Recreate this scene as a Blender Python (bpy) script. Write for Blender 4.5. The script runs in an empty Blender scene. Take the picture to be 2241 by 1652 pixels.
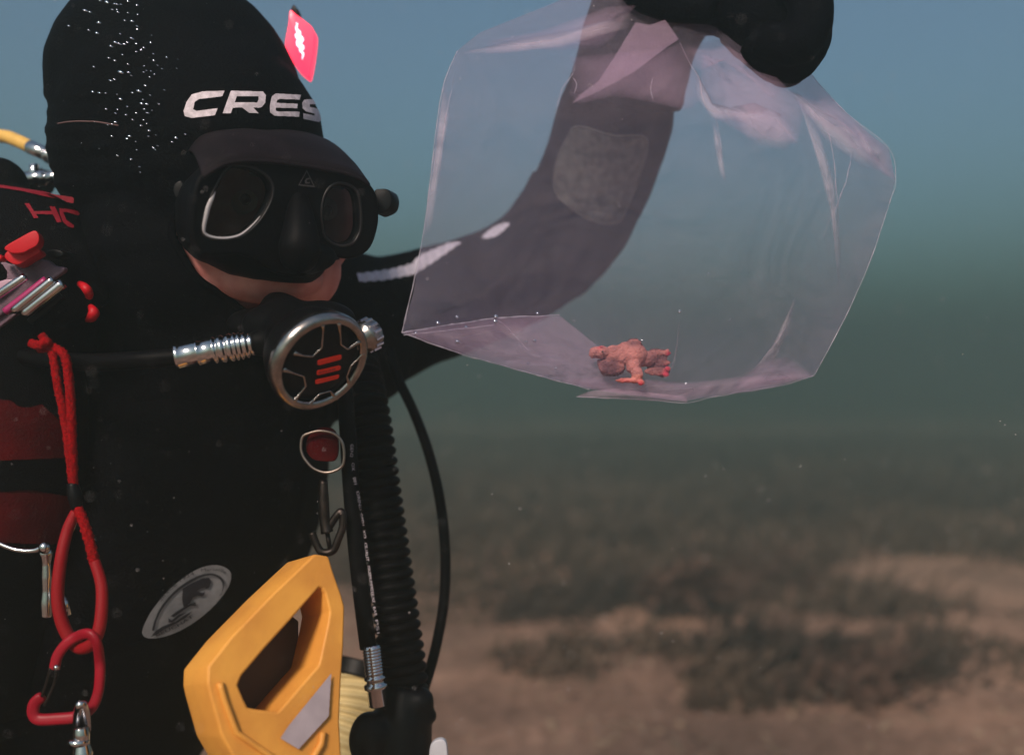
import bpy, bmesh, math, random
from mathutils import Vector, Matrix, noise
from mathutils.bvhtree import BVHTree
from mathutils.geometry import tessellate_polygon

sc = bpy.context.scene
C = sc.collection
R = math.radians
rnd = random.Random(7)

# ------------------------------------------------------------------ camera
CZ = 0.80                      # camera height above the sand
FU = 2199.0                    # focal length in picture units (picture is 2241 units wide)
cam_data = bpy.data.cameras.new('camera')
cam_data.sensor_fit = 'HORIZONTAL'; cam_data.sensor_width = 36
cam_data.lens = 36 * FU / 2241.0
cam_data.clip_start = 0.02; cam_data.clip_end = 400
cam_data.dof.use_dof = True; cam_data.dof.focus_distance = 0.72; cam_data.dof.aperture_fstop = 2.8
cam = bpy.data.objects.new('camera', cam_data); C.objects.link(cam)
cam.location = (0, 0, CZ); cam.rotation_euler = (R(90), 0, 0)
sc.camera = cam

# ------------------------------------------------------------------ daylight
SUN_EL, SUN_AZ = 37, 202       # sun behind the camera, a little to its left
world = bpy.data.worlds.new('World'); sc.world = world; world.use_nodes = True
wn = world.node_tree; wn.nodes.clear()
sky = wn.nodes.new('ShaderNodeTexSky'); sky.sky_type = 'NISHITA'; sky.sun_disc = False
sky.sun_elevation = R(SUN_EL); sky.sun_rotation = R(SUN_AZ); sky.air_density = 1.0; sky.dust_density = 0.5; sky.ozone_density = 1.5
bg = wn.nodes.new('ShaderNodeBackground'); bg.inputs['Strength'].default_value = 0.085
wo = wn.nodes.new('ShaderNodeOutputWorld')
wn.links.new(sky.outputs[0], bg.inputs['Color']); wn.links.new(bg.outputs[0], wo.inputs['Surface'])
sd = bpy.data.lights.new('sun', 'SUN'); sd.energy = 5.0; sd.angle = R(14); sd.color = (1.0, 0.76, 0.66)
sun = bpy.data.objects.new('sun', sd); C.objects.link(sun)
# direction to the sun for a sky rotation A (measured from +Y towards +X)
_a, _e = R(SUN_AZ), R(SUN_EL)
to_sun = Vector((math.sin(_a) * math.cos(_e), math.cos(_a) * math.cos(_e), math.sin(_e)))
sun.rotation_euler = to_sun.to_track_quat('Z', 'Y').to_euler()
sun.location = (0, 0, 6)

sc.view_settings.view_transform = 'Standard'; sc.view_settings.look = 'None'
sc.view_settings.gamma = 1.0; sc.view_settings.use_curve_mapping = False
sc.view_settings.exposure = 0.5
cy = sc.cycles
cy.use_denoising = True; cy.max_bounces = 10; cy.transparent_max_bounces = 24
cy.volume_bounces = 3; cy.diffuse_bounces = 3; cy.glossy_bounces = 4; cy.transmission_bounces = 6
cy.sample_clamp_indirect = 4.0; cy.caustics_reflective = False; cy.caustics_refractive = False

HAZE_DENSITY = 0.175
HAZE_COLOR = (0.325, 0.40, 0.37)
HAZE_ABSORB = (0.0, 0.034, 0.014)   # how much less the water swallows green and blue
HAZE_ANISO = 0.6
WATER_TOP = 2.75

# ------------------------------------------------------------------ helpers
def P(u, v, d):
    """a point in the place, from its bearing (u, v) and its distance d along the view axis"""
    return Vector((d * (u - 1120.5) / FU, d, CZ - d * (v - 826.0) / FU))
CAM = Vector((0, 0, CZ))
def bearing(u, v):
    return (P(u, v, 1.0) - CAM).normalized()
def uv_of(p):
    q = p - CAM
    return (1120.5 + FU * q.x / q.y, 826.0 - FU * q.z / q.y)
def on_plane(u, v, o, n):
    r = P(u, v, 1.0) - CAM
    t = (o - CAM).dot(n) / r.dot(n)
    return CAM + r * t
def link(o, parent=None):
    C.objects.link(o)
    if parent is not None:
        o.parent = parent
        o.matrix_parent_inverse = parent.matrix_world.inverted() if parent.type != 'EMPTY' else Matrix.Translation(-parent.location)
    return o
def obj(name, vf, m, parent=None, smooth=True):
    me = bpy.data.meshes.new(name); me.from_pydata([tuple(v) for v in vf[0]], [], [tuple(f) for f in vf[1]]); me.update()
    if smooth: me.polygons.foreach_set('use_smooth', [True] * len(me.polygons))
    if m is not None: me.materials.append(m)
    return link(bpy.data.objects.new(name, me), parent)
def obj_me(name, me, m, parent=None, smooth=True):
    if smooth: me.polygons.foreach_set('use_smooth', [True] * len(me.polygons))
    me.materials.clear()
    if m is not None: me.materials.append(m)
    return link(bpy.data.objects.new(name, me), parent)
def tag(o, label, cat, group=None, kind=None):
    if label: o['label'] = label
    if cat: o['category'] = cat
    if group: o['group'] = group
    if kind: o['kind'] = kind
    return o
def thing(name, loc, label, cat, group=None):
    e = bpy.data.objects.new(name, None); e.empty_display_size = 0.05; e.location = loc; C.objects.link(e)
    return tag(e, label, cat, group)
def join(*vfs):
    V, F = [], []
    for v, f in vfs:
        b = len(V); V += [Vector(p) for p in v]; F += [tuple(i + b for i in t) for t in f]
    return V, F
def spline(pts, n, closed=False):
    """Catmull-Rom through pts (tuples or vectors), n samples"""
    pts = [Vector(p) for p in pts]; k = len(pts); out = []
    segs = k if closed else k - 1
    for i in range(n):
        t = i / (n if closed else n - 1) * segs
        j = min(int(t), segs - 1); f = t - j
        g = (lambda q: pts[q % k]) if closed else (lambda q: pts[min(max(q, 0), k - 1)])
        a, b, c, d = g(j - 1), g(j), g(j + 1), g(j + 2)
        out.append(0.5 * ((2 * b) + (c - a) * f + (2 * a - 5 * b + 4 * c - d) * f * f + (3 * b - a - 3 * c + d) * f ** 3))
    return out
def lerp_list(vals, n):
    out = []
    for i in range(n):
        t = i / (n - 1) * (len(vals) - 1); j = min(int(t), len(vals) - 2); f = t - j
        out.append(vals[j] * (1 - f) + vals[j + 1] * f)
    return out
def tube(pts, r, seg=12, closed=False, cap=True, flat=1.0, up=None):
    pts = [Vector(p) for p in pts]; n = len(pts)
    rs = r if isinstance(r, (list, tuple)) else [r] * n
    V, F = [], []
    prev = None
    for i, p in enumerate(pts):
        a = pts[(i - 1) % n] if (closed or i > 0) else p
        b = pts[(i + 1) % n] if (closed or i < n - 1) else p
        t = (b - a)
        t = t.normalized() if t.length > 1e-9 else Vector((0, 0, 1))
        if prev is None:
            s = up if up is not None else (Vector((0, 0, 1)) if abs(t.z) < .9 else Vector((1, 0, 0)))
            x = (s - t * s.dot(t)).normalized()
        else:
            x = (prev - t * prev.dot(t)).normalized()
        prev = x; y = t.cross(x)
        for k in range(seg):
            an = 2 * math.pi * k / seg
            V.append(p + (x * math.cos(an) + y * math.sin(an) * flat) * rs[i])
    m = n if closed else n - 1
    for i in range(m):
        for k in range(seg):
            a = i * seg + k; b = i * seg + (k + 1) % seg; j = ((i + 1) % n) * seg
            F.append((a, b, j + (k + 1) % seg, j + k))
    if cap and not closed:
        F.append(tuple(range(seg - 1, -1, -1))); F.append(tuple((n - 1) * seg + k for k in range(seg)))
    return V, F
def basis(z, x=None):
    z = Vector(z).normalized()
    x = Vector(x) if x is not None else (Vector((0, 0, 1)) if abs(z.z) < .9 else Vector((1, 0, 0)))
    x = (x - z * x.dot(z)).normalized()
    return x, z.cross(x), z
def lathe(profile, o, z, seg=48, closed_profile=False, x=None):
    x, y, z = basis(z, x); V, F = [], []; n = len(profile)
    for r, h in profile:
        for k in range(seg):
            a = 2 * math.pi * k / seg
            V.append(o + x * (r * math.cos(a)) + y * (r * math.sin(a)) + z * h)
    for i in range(n if closed_profile else n - 1):
        j = (i + 1) % n
        for k in range(seg):
            q = (k + 1) % seg
            F.append((i * seg + k, i * seg + q, j * seg + q, j * seg + k))
    if not closed_profile:
        F.append(tuple(range(seg - 1, -1, -1))); F.append(tuple((n - 1) * seg + k for k in range(seg)))
    return V, F
def ellipsoid(c, ax, seg=24, rings=14):
    """ax: three axis vectors (length = radius)"""
    V, F = [], []
    a, b, cc = [Vector(q) for q in ax]
    V.append(c + cc)
    for i in range(1, rings):
        th = math.pi * i / rings
        for k in range(seg):
            ph = 2 * math.pi * k / seg
            V.append(c + a * math.sin(th) * math.cos(ph) + b * math.sin(th) * math.sin(ph) + cc * math.cos(th))
    V.append(c - cc)
    for k in range(seg): F.append((0, 1 + k, 1 + (k + 1) % seg))
    for i in range(rings - 2):
        for k in range(seg):
            p = 1 + i * seg + k; q = 1 + i * seg + (k + 1) % seg
            F.append((p, p + seg, q + seg, q))
    l = len(V) - 1; b0 = 1 + (rings - 2) * seg
    for k in range(seg): F.append((l, b0 + (k + 1) % seg, b0 + k))
    return V, F
def ball(u, v, d, r, s=(1, 1, 1)):
    return ellipsoid(P(u, v, d), ((r * s[0], 0, 0), (0, r * s[1], 0), (0, 0, r * s[2])))
def remesh(parts, voxel, smooth):
    """one continuous skin around overlapping shapes"""
    V, F = join(*parts)
    me = bpy.data.meshes.new('tmp'); me.from_pydata([tuple(p) for p in V], [], F); me.update()
    o = bpy.data.objects.new('tmp', me); C.objects.link(o)
    m = o.modifiers.new('r', 'REMESH'); m.mode = 'VOXEL'; m.voxel_size = voxel
    if smooth:
        s = o.modifiers.new('s', 'SMOOTH'); s.factor = 0.5; s.iterations = smooth
    dg = bpy.context.evaluated_depsgraph_get(); ev = o.evaluated_get(dg)
    out = bpy.data.meshes.new_from_object(ev)
    bpy.data.objects.remove(o); bpy.data.meshes.remove(me)
    return out
def bvh_of(me):
    return BVHTree.FromPolygons([v.co.copy() for v in me.vertices], [tuple(p.vertices) for p in me.polygons])
def onto(bvh, lift=0.0008, fallback=None):
    def f(u, v):
        d = bearing(u, v); h = bvh.ray_cast(CAM, d)
        if h[0] is None:
            return None if fallback is None else P(u, v, fallback)
        nrm = h[1] if h[1].dot(d) < 0 else -h[1]
        return h[0] + nrm * lift
    return f
def plane_fn(o, n, lift=0.0):
    n = Vector(n).normalized()
    return lambda u, v: on_plane(u, v, o, n) + n * lift
def inside(poly, x, y):
    c = False; j = len(poly) - 1
    for i in range(len(poly)):
        xi, yi = poly[i]; xj, yj = poly[j]
        if (yi > y) != (yj > y) and x < (xj - xi) * (y - yi) / (yj - yi) + xi: c = not c
        j = i
    return c
def decal(name, polys, fn, m, parent, cell=0.8, holes=()):
    """a thin print or badge of any outline laid on a surface"""
    us = [p[0] for q in polys for p in q]; vs = [p[1] for q in polys for p in q]
    u0, v0 = min(us), min(vs); nx = int((max(us) - u0) / cell) + 2; ny = int((max(vs) - v0) / cell) + 2
    V, F, idx = [], [], {}
    def vert(i, j):
        if (i, j) not in idx:
            p = fn(u0 + i * cell, v0 + j * cell)
            if p is None: return None
            idx[(i, j)] = len(V); V.append(p)
        return idx[(i, j)]
    for i in range(nx):
        for j in range(ny):
            x = u0 + (i + .5) * cell; y = v0 + (j + .5) * cell
            if any(inside(q, x, y) for q in polys) and not any(inside(q, x, y) for q in holes):
                q = [vert(i, j), vert(i, j + 1), vert(i + 1, j + 1), vert(i + 1, j)]
                if None not in q: F.append(q)
    return obj(name, (V, F), m, parent)
def prism(poly3, ext, bevel=0.0, name='x', m=None, parent=None):
    """extrude a planar outline (list of vectors) by the vector ext"""
    n = len(poly3); V = [Vector(p) for p in poly3] + [Vector(p) + Vector(ext) for p in poly3]
    tris = tessellate_polygon([[Vector(p) for p in poly3]])
    F = [tuple(t) for t in tris] + [tuple(n + i for i in reversed(t)) for t in tris]
    F += [(i, (i + 1) % n, n + (i + 1) % n, n + i) for i in range(n)]
    o = obj(name, (V, F), m, parent, smooth=False)
    bm = bmesh.new(); bm.from_mesh(o.data); bmesh.ops.recalc_face_normals(bm, faces=bm.faces)
    bmesh.ops.dissolve_limit(bm, angle_limit=0.01, verts=bm.verts, edges=bm.edges)
    bm.to_mesh(o.data); bm.free()
    if bevel:
        b = o.modifiers.new('b', 'BEVEL'); b.width = bevel; b.segments = 3; b.limit_method = 'ANGLE'; b.harden_normals = False
        o.data.polygons.foreach_set('use_smooth', [True] * len(o.data.polygons))
    return o
def plate(name, outline, holes, o, n, thick, bevel, m, parent):
    """a planar plate with holes, lying in the plane (o, n); thickness goes to -n"""
    x, y, z = basis(n, (0, 0, 1))
    cu = bpy.data.curves.new(name, 'CURVE'); cu.dimensions = '2D'; cu.fill_mode = 'BOTH'
    cu.extrude = thick / 2; cu.bevel_depth = bevel; cu.bevel_resolution = 2
    for lp in [outline] + list(holes):
        s = cu.splines.new('POLY'); s.points.add(len(lp) - 1); s.use_cyclic_u = True
        for k, (u, v) in enumerate(lp):
            q = on_plane(u, v, o, z) - o
            s.points[k].co = (q.dot(x), q.dot(y), 0, 1)
    t = bpy.data.objects.new('tmp', cu); C.objects.link(t)
    dg = bpy.context.evaluated_depsgraph_get()
    me = bpy.data.meshes.new_from_object(t.evaluated_get(dg)); bpy.data.objects.remove(t)
    M = Matrix((x, y, z)).transposed().to_4x4(); M.translation = o - z * (thick / 2)
    me.transform(M); me.name = name
    return obj_me(name, me, m, parent, smooth=False)
def smooth2(poly, n, closed=True):
    return [(p.x, p.y) for p in spline([(a, b, 0) for a, b in poly], n, closed)]
def Z(pts, s, ox, oy):
    return [(ox + s * x, oy + s * y) for x, y in pts]
def polar_fill(poly, c, fn, rings=8, n=96):
    """star-shaped sheet: fn(u, v, s) -> point; s = 0 centre .. 1 outline"""
    pts = []
    k = len(poly); per = []
    tot = 0
    for i in range(k):
        a, b = poly[i], poly[(i + 1) % k]; l = math.hypot(b[0] - a[0], b[1] - a[1]); per.append((tot, l)); tot += l
    for i in range(n):
        t = tot * i / n
        for j in range(k):
            if per[j][0] <= t <= per[j][0] + per[j][1] + 1e-9:
                f = (t - per[j][0]) / max(per[j][1], 1e-9); a, b = poly[j], poly[(j + 1) % k]
                pts.append((a[0] + (b[0] - a[0]) * f, a[1] + (b[1] - a[1]) * f)); break
    V = [fn(c[0], c[1], 0)]; F = []
    for r in range(1, rings + 1):
        s = r / rings
        for (u, v) in pts: V.append(fn(c[0] + (u - c[0]) * s, c[1] + (v - c[1]) * s, s))
    m = len(pts)
    for i in range(m): F.append((0, 1 + i, 1 + (i + 1) % m))
    for r in range(rings - 1):
        for i in range(m):
            a = 1 + r * m + i; b = 1 + r * m + (i + 1) % m
            F.append((a, a + m, b + m, b))
    return V, F

# ------------------------------------------------------------------ materials
def mat(name, col, rough=0.6, metal=0.0, spec=0.5, noise_amt=0.0, noise_scale=60.0, bump=0.0, bump_scale=400.0, col2=None, coat=0.0, sheen=0.0, emit=None, emit_s=0.0, sss=0.0, detail=4.0):
    m = bpy.data.materials.new(name); m.use_nodes = True; nt = m.node_tree; b = nt.nodes['Principled BSDF']
    b.inputs['Base Color'].default_value = (*col, 1); b.inputs['Roughness'].default_value = rough
    b.inputs['Metallic'].default_value = metal; b.inputs['Specular IOR Level'].default_value = spec
    if coat: b.inputs['Coat Weight'].default_value = coat
    if sheen: b.inputs['Sheen Weight'].default_value = sheen
    if sss:
        b.inputs['Subsurface Weight'].default_value = sss; b.inputs['Subsurface Radius'].default_value = (0.008, 0.003, 0.002)
    if emit: b.inputs['Emission Color'].default_value = (*emit, 1); b.inputs['Emission Strength'].default_value = emit_s
    tc = None
    if noise_amt or bump:
        tc = nt.nodes.new('ShaderNodeTexCoord')
    if noise_amt:
        n = nt.nodes.new('ShaderNodeTexNoise'); n.inputs['Scale'].default_value = noise_scale; n.inputs['Detail'].default_value = detail
        nt.links.new(tc.outputs['Object'], n.inputs['Vector'])
        r = nt.nodes.new('ShaderNodeValToRGB'); r.color_ramp.elements[0].position = 0.35; r.color_ramp.elements[1].position = 0.68
        c2 = col2 if col2 else tuple(c * (1 - noise_amt) for c in col)
        r.color_ramp.elements[0].color = (*c2, 1); r.color_ramp.elements[1].color = (*col, 1)
        nt.links.new(n.outputs['Fac'], r.inputs['Fac']); nt.links.new(r.outputs['Color'], b.inputs['Base Color'])
    if bump:
        n2 = nt.nodes.new('ShaderNodeTexNoise'); n2.inputs['Scale'].default_value = bump_scale; n2.inputs['Detail'].default_value = 3
        nt.links.new(tc.outputs['Object'], n2.inputs['Vector'])
        bp = nt.nodes.new('ShaderNodeBump'); bp.inputs['Strength'].default_value = bump; bp.inputs['Distance'].default_value = 0.002
        nt.links.new(n2.outputs['Fac'], bp.inputs['Height']); nt.links.new(bp.outputs['Normal'], b.inputs['Normal'])
    return m
NEO = mat('neoprene', (0.0016, 0.0015, 0.0023), 0.7, spec=0.02, noise_amt=0.5, noise_scale=35, bump=0.5, bump_scale=420)
NEO2 = mat('neoprene_brim', (0.011, 0.007, 0.009), 0.6, spec=0.08, noise_amt=0.4, noise_scale=50, bump=0.25, bump_scale=700)
GLOVE = mat('glove_neoprene', (0.0016, 0.0018, 0.003), 0.75, spec=0.02, noise_amt=0.4, noise_scale=120, bump=0.5, bump_scale=500)
SKIN = mat('skin', (0.66, 0.29, 0.26), 0.5, spec=0.35, noise_amt=0.35, noise_scale=90, col2=(0.56, 0.20, 0.18), bump=0.15, bump_scale=900, sss=0.15)
RUB = mat('black_rubber', (0.0020, 0.0018, 0.0023), 0.5, spec=0.05, bump=0.08, bump_scale=500)
PLAS = mat('black_plastic', (0.0022, 0.0022, 0.003), 0.4, spec=0.14)
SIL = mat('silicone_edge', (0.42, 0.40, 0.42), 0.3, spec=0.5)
CHROME = mat('brushed_chrome', (0.42, 0.38, 0.36), 0.26, metal=1.0, noise_amt=0.4, noise_scale=140, bump=0.05, bump_scale=600)
STEEL = mat('stainless_steel', (0.60, 0.58, 0.60), 0.16, metal=1.0)
REDP = mat('red_plastic', (0.46, 0.002, 0.010), 0.5, spec=0.3)
REDMARK = mat('red_logo_print', (0.85, 0.035, 0.012), 0.55, spec=0.3, noise_amt=0.15, noise_scale=300)
REDCORD = mat('red_cord', (0.34, 0.001, 0.004), 0.85, spec=0.1, noise_amt=0.5, noise_scale=500, bump=0.8, bump_scale=900)
REDTUBE = mat('red_sleeve', (0.23, 0.001, 0.005), 0.6, spec=0.25, bump=0.15, bump_scale=500)
CARA = mat('red_anodised', (0.28, 0.002, 0.014), 0.45, spec=0.3, noise_amt=0.2, noise_scale=90)
REDFAB = mat('dark_red_fabric', (0.070, 0.0008, 0.002), 0.85, spec=0.1, noise_amt=0.5, noise_scale=30, bump=0.4, bump_scale=600)
REDPRINT = mat('dark_red_print', (0.22, 0.004, 0.016), 0.7, spec=0.2, noise_amt=0.3, noise_scale=200)
PURP = mat('mauve_webbing', (0.16, 0.09, 0.13), 0.55, spec=0.4, noise_amt=0.5, noise_scale=60, bump=0.3, bump_scale=700)
YEL = mat('yellow_plastic', (0.78, 0.36, 0.065), 0.5, spec=0.3, noise_amt=0.35, noise_scale=30, col2=(0.64, 0.27, 0.05), bump=0.12, bump_scale=350, detail=9)
YELH = mat('yellow_hose_rubber', (0.78, 0.48, 0.12), 0.5, spec=0.3, noise_amt=0.15, noise_scale=80)
CREAM = mat('cream_rubber', (0.66, 0.52, 0.26), 0.6, spec=0.3, noise_amt=0.2, noise_scale=60)
LAB = mat('pale_label', (0.46, 0.38, 0.42), 0.6, noise_amt=0.2, noise_scale=60)
PRINT = mat('white_print', (0.66, 0.58, 0.64), 0.6, noise_amt=0.35, noise_scale=260)
REFL = mat('reflective_tape', (0.58, 0.55, 0.64), 0.4, spec=0.5, noise_amt=0.3, noise_scale=300)
PAD = mat('grey_rubber_pad', (0.085, 0.085, 0.080), 0.7, spec=0.2, noise_amt=0.65, noise_scale=160, bump=0.4, bump_scale=500)
BADGE = mat('badge_grey', (0.23, 0.225, 0.235), 0.6, noise_amt=0.15, noise_scale=200)
INK = mat('badge_ink', (0.012, 0.012, 0.018), 0.6)
GREYM = mat('grey_marking', (0.035, 0.030, 0.032), 0.6)
DARKRIM = mat('lens_rim_rubber', (0.012, 0.010, 0.011), 0.4, spec=0.25)

# ------------------------------------------------------------------ the seabed
def nz(x, y, z=0.0): return noise.noise(Vector((x, y, z)))
def ground_z(x, y):
    r = math.hypot(x, y)
    k = 1.0 / (1.0 + (r / 25.0) ** 2)
    return k * (0.035 * nz(x * 0.55, y * 0.55, 1.3) + 0.022 * nz(x * 1.7, y * 1.7, 4.1) + 0.010 * nz(x * 5.0, y * 5.0, 9.0)) + 0.004 * nz(x * 14, y * 14, 2.0) * k
def to_ground(u, v):
    d = CZ * FU / (v - 826.0); p = P(u, v, d)
    p.z = ground_z(p.x, p.y); return p
def seabed():
    n = 330; V, F = [], []
    def w(t): return 5.0 * t + 75.0 * t ** 5
    for j in range(n + 1):
        for i in range(n + 1):
            x = w(2 * i / n - 1); y = 2.5 + w(2 * j / n - 1)
            V.append((x, y, ground_z(x, y)))
    for j in range(n):
        for i in range(n):
            a = j * (n + 1) + i; F.append((a, a + 1, a + n + 2, a + n + 1))
    m = bpy.data.materials.new('silty_sand'); m.use_nodes = True; nt = m.node_tree; b = nt.nodes['Principled BSDF']
    b.inputs['Roughness'].default_value = 0.95; b.inputs['Specular IOR Level'].default_value = 0.1
    L = nt.links.new
    tc = nt.nodes.new('ShaderNodeTexCoord')
    def noi(s, det, rough=.55):
        q = nt.nodes.new('ShaderNodeTexNoise'); q.inputs['Scale'].default_value = s; q.inputs['Detail'].default_value = det; q.inputs['Roughness'].default_value = rough
        L(tc.outputs['Object'], q.inputs['Vector']); return q
    def ramp(a, b_, ca, cb, src):
        r = nt.nodes.new('ShaderNodeValToRGB'); r.color_ramp.elements[0].position = a; r.color_ramp.elements[1].position = b_
        r.color_ramp.elements[0].color = (*ca, 1); r.color_ramp.elements[1].color = (*cb, 1); L(src, r.inputs['Fac']); return r
    n1 = noi(.85, 6, .62); n2 = noi(28, 4, .7); n3 = noi(160, 2)
    r1 = ramp(.44, .60, (0.32, 0.176, 0.132), (0.62, 0.34, 0.25), n1.outputs['Fac'])
    r2 = ramp(.36, .62, (0.52, 0.50, 0.48), (1, 1, 1), n2.outputs['Fac'])
    r3 = ramp(.62, .72, (1, 1, 1), (1.5, 1.45, 1.4), n3.outputs['Fac'])
    mx = nt.nodes.new('ShaderNodeMix'); mx.data_type = 'RGBA'; mx.blend_type = 'MULTIPLY'; mx.inputs[0].default_value = 1
    L(r1.outputs[0], mx.inputs[6]); L(r2.outputs[0], mx.inputs[7])
    mx2 = nt.nodes.new('ShaderNodeMix'); mx2.data_type = 'RGBA'; mx2.blend_type = 'MULTIPLY'; mx2.inputs[0].default_value = 1
    L(mx.outputs[2], mx2.inputs[6]); L(r3.outputs[0], mx2.inputs[7]); L(mx2.outputs[2], b.inputs['Base Color'])
    bp = nt.nodes.new('ShaderNodeBump'); bp.inputs['Strength'].default_value = 0.7; bp.inputs['Distance'].default_value = 0.02
    L(n2.outputs['Fac'], bp.inputs['Height']); L(bp.outputs[0], b.inputs['Normal'])
    o = obj('seabed', (V, F), m); o['kind'] = 'structure'
    return o
seabed()

def shell_grit():
    V, F = [], []
    m1 = mat('shell_fragments', (0.62, 0.42, 0.30), 0.7, noise_amt=0.6, noise_scale=9)
    for i in range(3600):
        d = 2.0 + 3.6 * rnd.random() ** 1.5; u = rnd.uniform(500, 2450)
        x = d * (u - 1120) / FU; y = d
        if nz(x * 1.6, y * 1.6, 7.7) < -0.12 and rnd.random() < .8: continue
        r = 0.002 + 0.010 * rnd.random() ** 4
        c = Vector((x, y, ground_z(x, y) + r * .35)); a = rnd.random() * 6.28
        ex = Vector((math.cos(a), math.sin(a), rnd.uniform(-.3, .3))) * r; ey = Vector((-math.sin(a), math.cos(a), rnd.uniform(-.3, .3))) * r * rnd.uniform(.4, 1)
        v, f = ellipsoid(c, (ex, ey, Vector((0, 0, r * .4))), 5, 3)
        b = len(V); V += v; F += [tuple(k + b for k in t) for t in f]
    o = obj('shell_grit', (V, F), m1)
    tag(o, 'pale shell grit scattered over the brown sand', 'shells', kind='stuff')
shell_grit()

# ------------------------------------------------------------------ seaweed
WEED = [mat('brown_weed', (0.155, 0.098, 0.072), 0.8, spec=0.1, noise_amt=0.5, noise_scale=20),
        mat('red_weed', (0.150, 0.080, 0.062), 0.8, spec=0.1, noise_amt=0.5, noise_scale=20),
        mat('dark_weed', (0.075, 0.050, 0.040), 0.8, spec=0.1, noise_amt=0.5, noise_scale=20)]
STEM = mat('weed_stem', (0.030, 0.018, 0.012), 0.8)
def weed_fronds(base, wx, wy, h, n, seed, stalks=None):
    r = random.Random(seed); V, F = [], []
    tufts = []
    for i in range(1 if stalks else 9):
        a = r.random() * 6.283; q = 0 if i == 0 else math.sqrt(r.random())
        tufts.append((base.x + math.cos(a) * q * wx, base.y + math.sin(a) * q * wy, r.uniform(.35, 1.15) * (1 - .35 * q), r.uniform(.25, .6)))
    for i in range(n):
        tx, ty, th, tw = tufts[i % len(tufts)]
        hh = h * th * r.uniform(.45, 1.15); el = r.uniform(.12, 1.45); a = r.random() * 6.283
        z0 = base.z + h * .5 if stalks else ground_z(tx, ty) - .01
        if stalks: hh *= .62; el = r.uniform(-.3, 1.5)
        sp = wx * tw if not stalks else wx * .5
        x = tx + r.gauss(0, sp * .5); y = ty + r.gauss(0, sp * .5)
        d = Vector((math.cos(a) * math.cos(el) + .15, math.sin(a) * math.cos(el), math.sin(el)))
        w = r.uniform(.003, .011); t = r.random() * 6.283; side = Vector((math.cos(t), math.sin(t), r.uniform(-.5, .5)))
        b = len(V); k = 4
        for s in range(k + 1):
            f = s / k
            p = Vector((x, y, z0)) + d * hh * f + Vector((.15 * f * f, 0, -.25 * f * f)) * hh + Vector((r.uniform(-1, 1), r.uniform(-1, 1), r.uniform(-1, 1))) * .012
            ww = w * (0.5 + 1.6 * f * (1.15 - f))
            V += [p - side * ww, p + side * ww]
        for s in range(k): F.append((b + 2 * s, b + 2 * s + 1, b + 2 * s + 3, b + 2 * s + 2))
    return V, F
weeds = [  # u, v of the foot, half width, half depth, height, fronds, colour, label
    (1760, 1455, .30, .26, .24, 700, 2, 'largest dark seaweed clump in the middle of the sand'),
    (1590, 1500, .17, .16, .16, 380, 0, 'brown seaweed tuft in front of the largest clump'),
    (1905, 1495, .22, .18, .18, 430, 1, 'reddish seaweed mat to the right of the largest dark clump'),
    (1880, 1330, .30, .30, .22, 480, 0, 'brown seaweed clump behind the reddish mat'),
    (1300, 1312, .36, .28, .19, 600, 2, 'low dark seaweed bank left of the two-stalked weed'),
    (1190, 1445, .18, .16, .12, 320, 0, 'thin brown seaweed patch nearest the inflator hose'),
    (1420, 1420, .24, .18, .12, 380, 0, 'flat brown seaweed patch below the two-stalked weed'),
    (1640, 1275, .30, .28, .22, 480, 1, 'reddish brown seaweed clump behind the largest dark one'),
    (1360, 1195, .45, .40, .20, 500, 0, 'hazy brown seaweed bank behind the two-stalked weed'),
    (1640, 1125, .55, .50, .30, 480, 2, 'distant dark seaweed hump under the bottom corner of the bag'),
    (2080, 1440, .26, .24, .16, 400, 0, 'brown seaweed patch at the right edge of the weed bed'),
    (2220, 1120, .60, .60, .42, 520, 2, 'distant dark weed mound at the far right edge'),
    (1120, 1160, .35, .30, .20, 300, 0, 'hazy brown weed tuft beside the thin black hose'),
    (1900, 1085, .9, .6, .30, 420, 2, 'faint far weed bank on the right in the haze'),
    (1350, 1020, 1.0, .7, .38, 420, 2, 'faint far weed bank below the bag in the haze'),
]
for k, (u, v, wx, wy, h, n, c, lab) in enumerate(weeds):
    b = to_ground(u, v)
    t = thing('seaweed_clump', b, lab, 'seaweed', 'seaweed growing on the sand')
    obj('fronds', weed_fronds(b, wx, wy, h, n, 100 + k), WEED[c], t)
b = to_ground(1490, 1352)
t = thing('stalked_seaweed', b, 'two-stalked seaweed with bushy heads standing on the sand', 'seaweed', 'seaweed growing on the sand')
for i, dx in enumerate((-.085, .025)):
    q = b + Vector((dx, .02 * i, 0)); q.z = ground_z(q.x, q.y)
    obj('stem', tube(spline([q - Vector((0, 0, .02)), q + Vector((.012, 0, .05)), q + Vector((.004, 0, .11))], 8), [.009, .008, .008, .007, .007, .007, .006, .006], 8), STEM, t)
    obj('fronds', weed_fronds(q + Vector((.005, 0, .0)), .085, .07, .20, 260, 300 + i, stalks=True), WEED[1], t)

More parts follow.
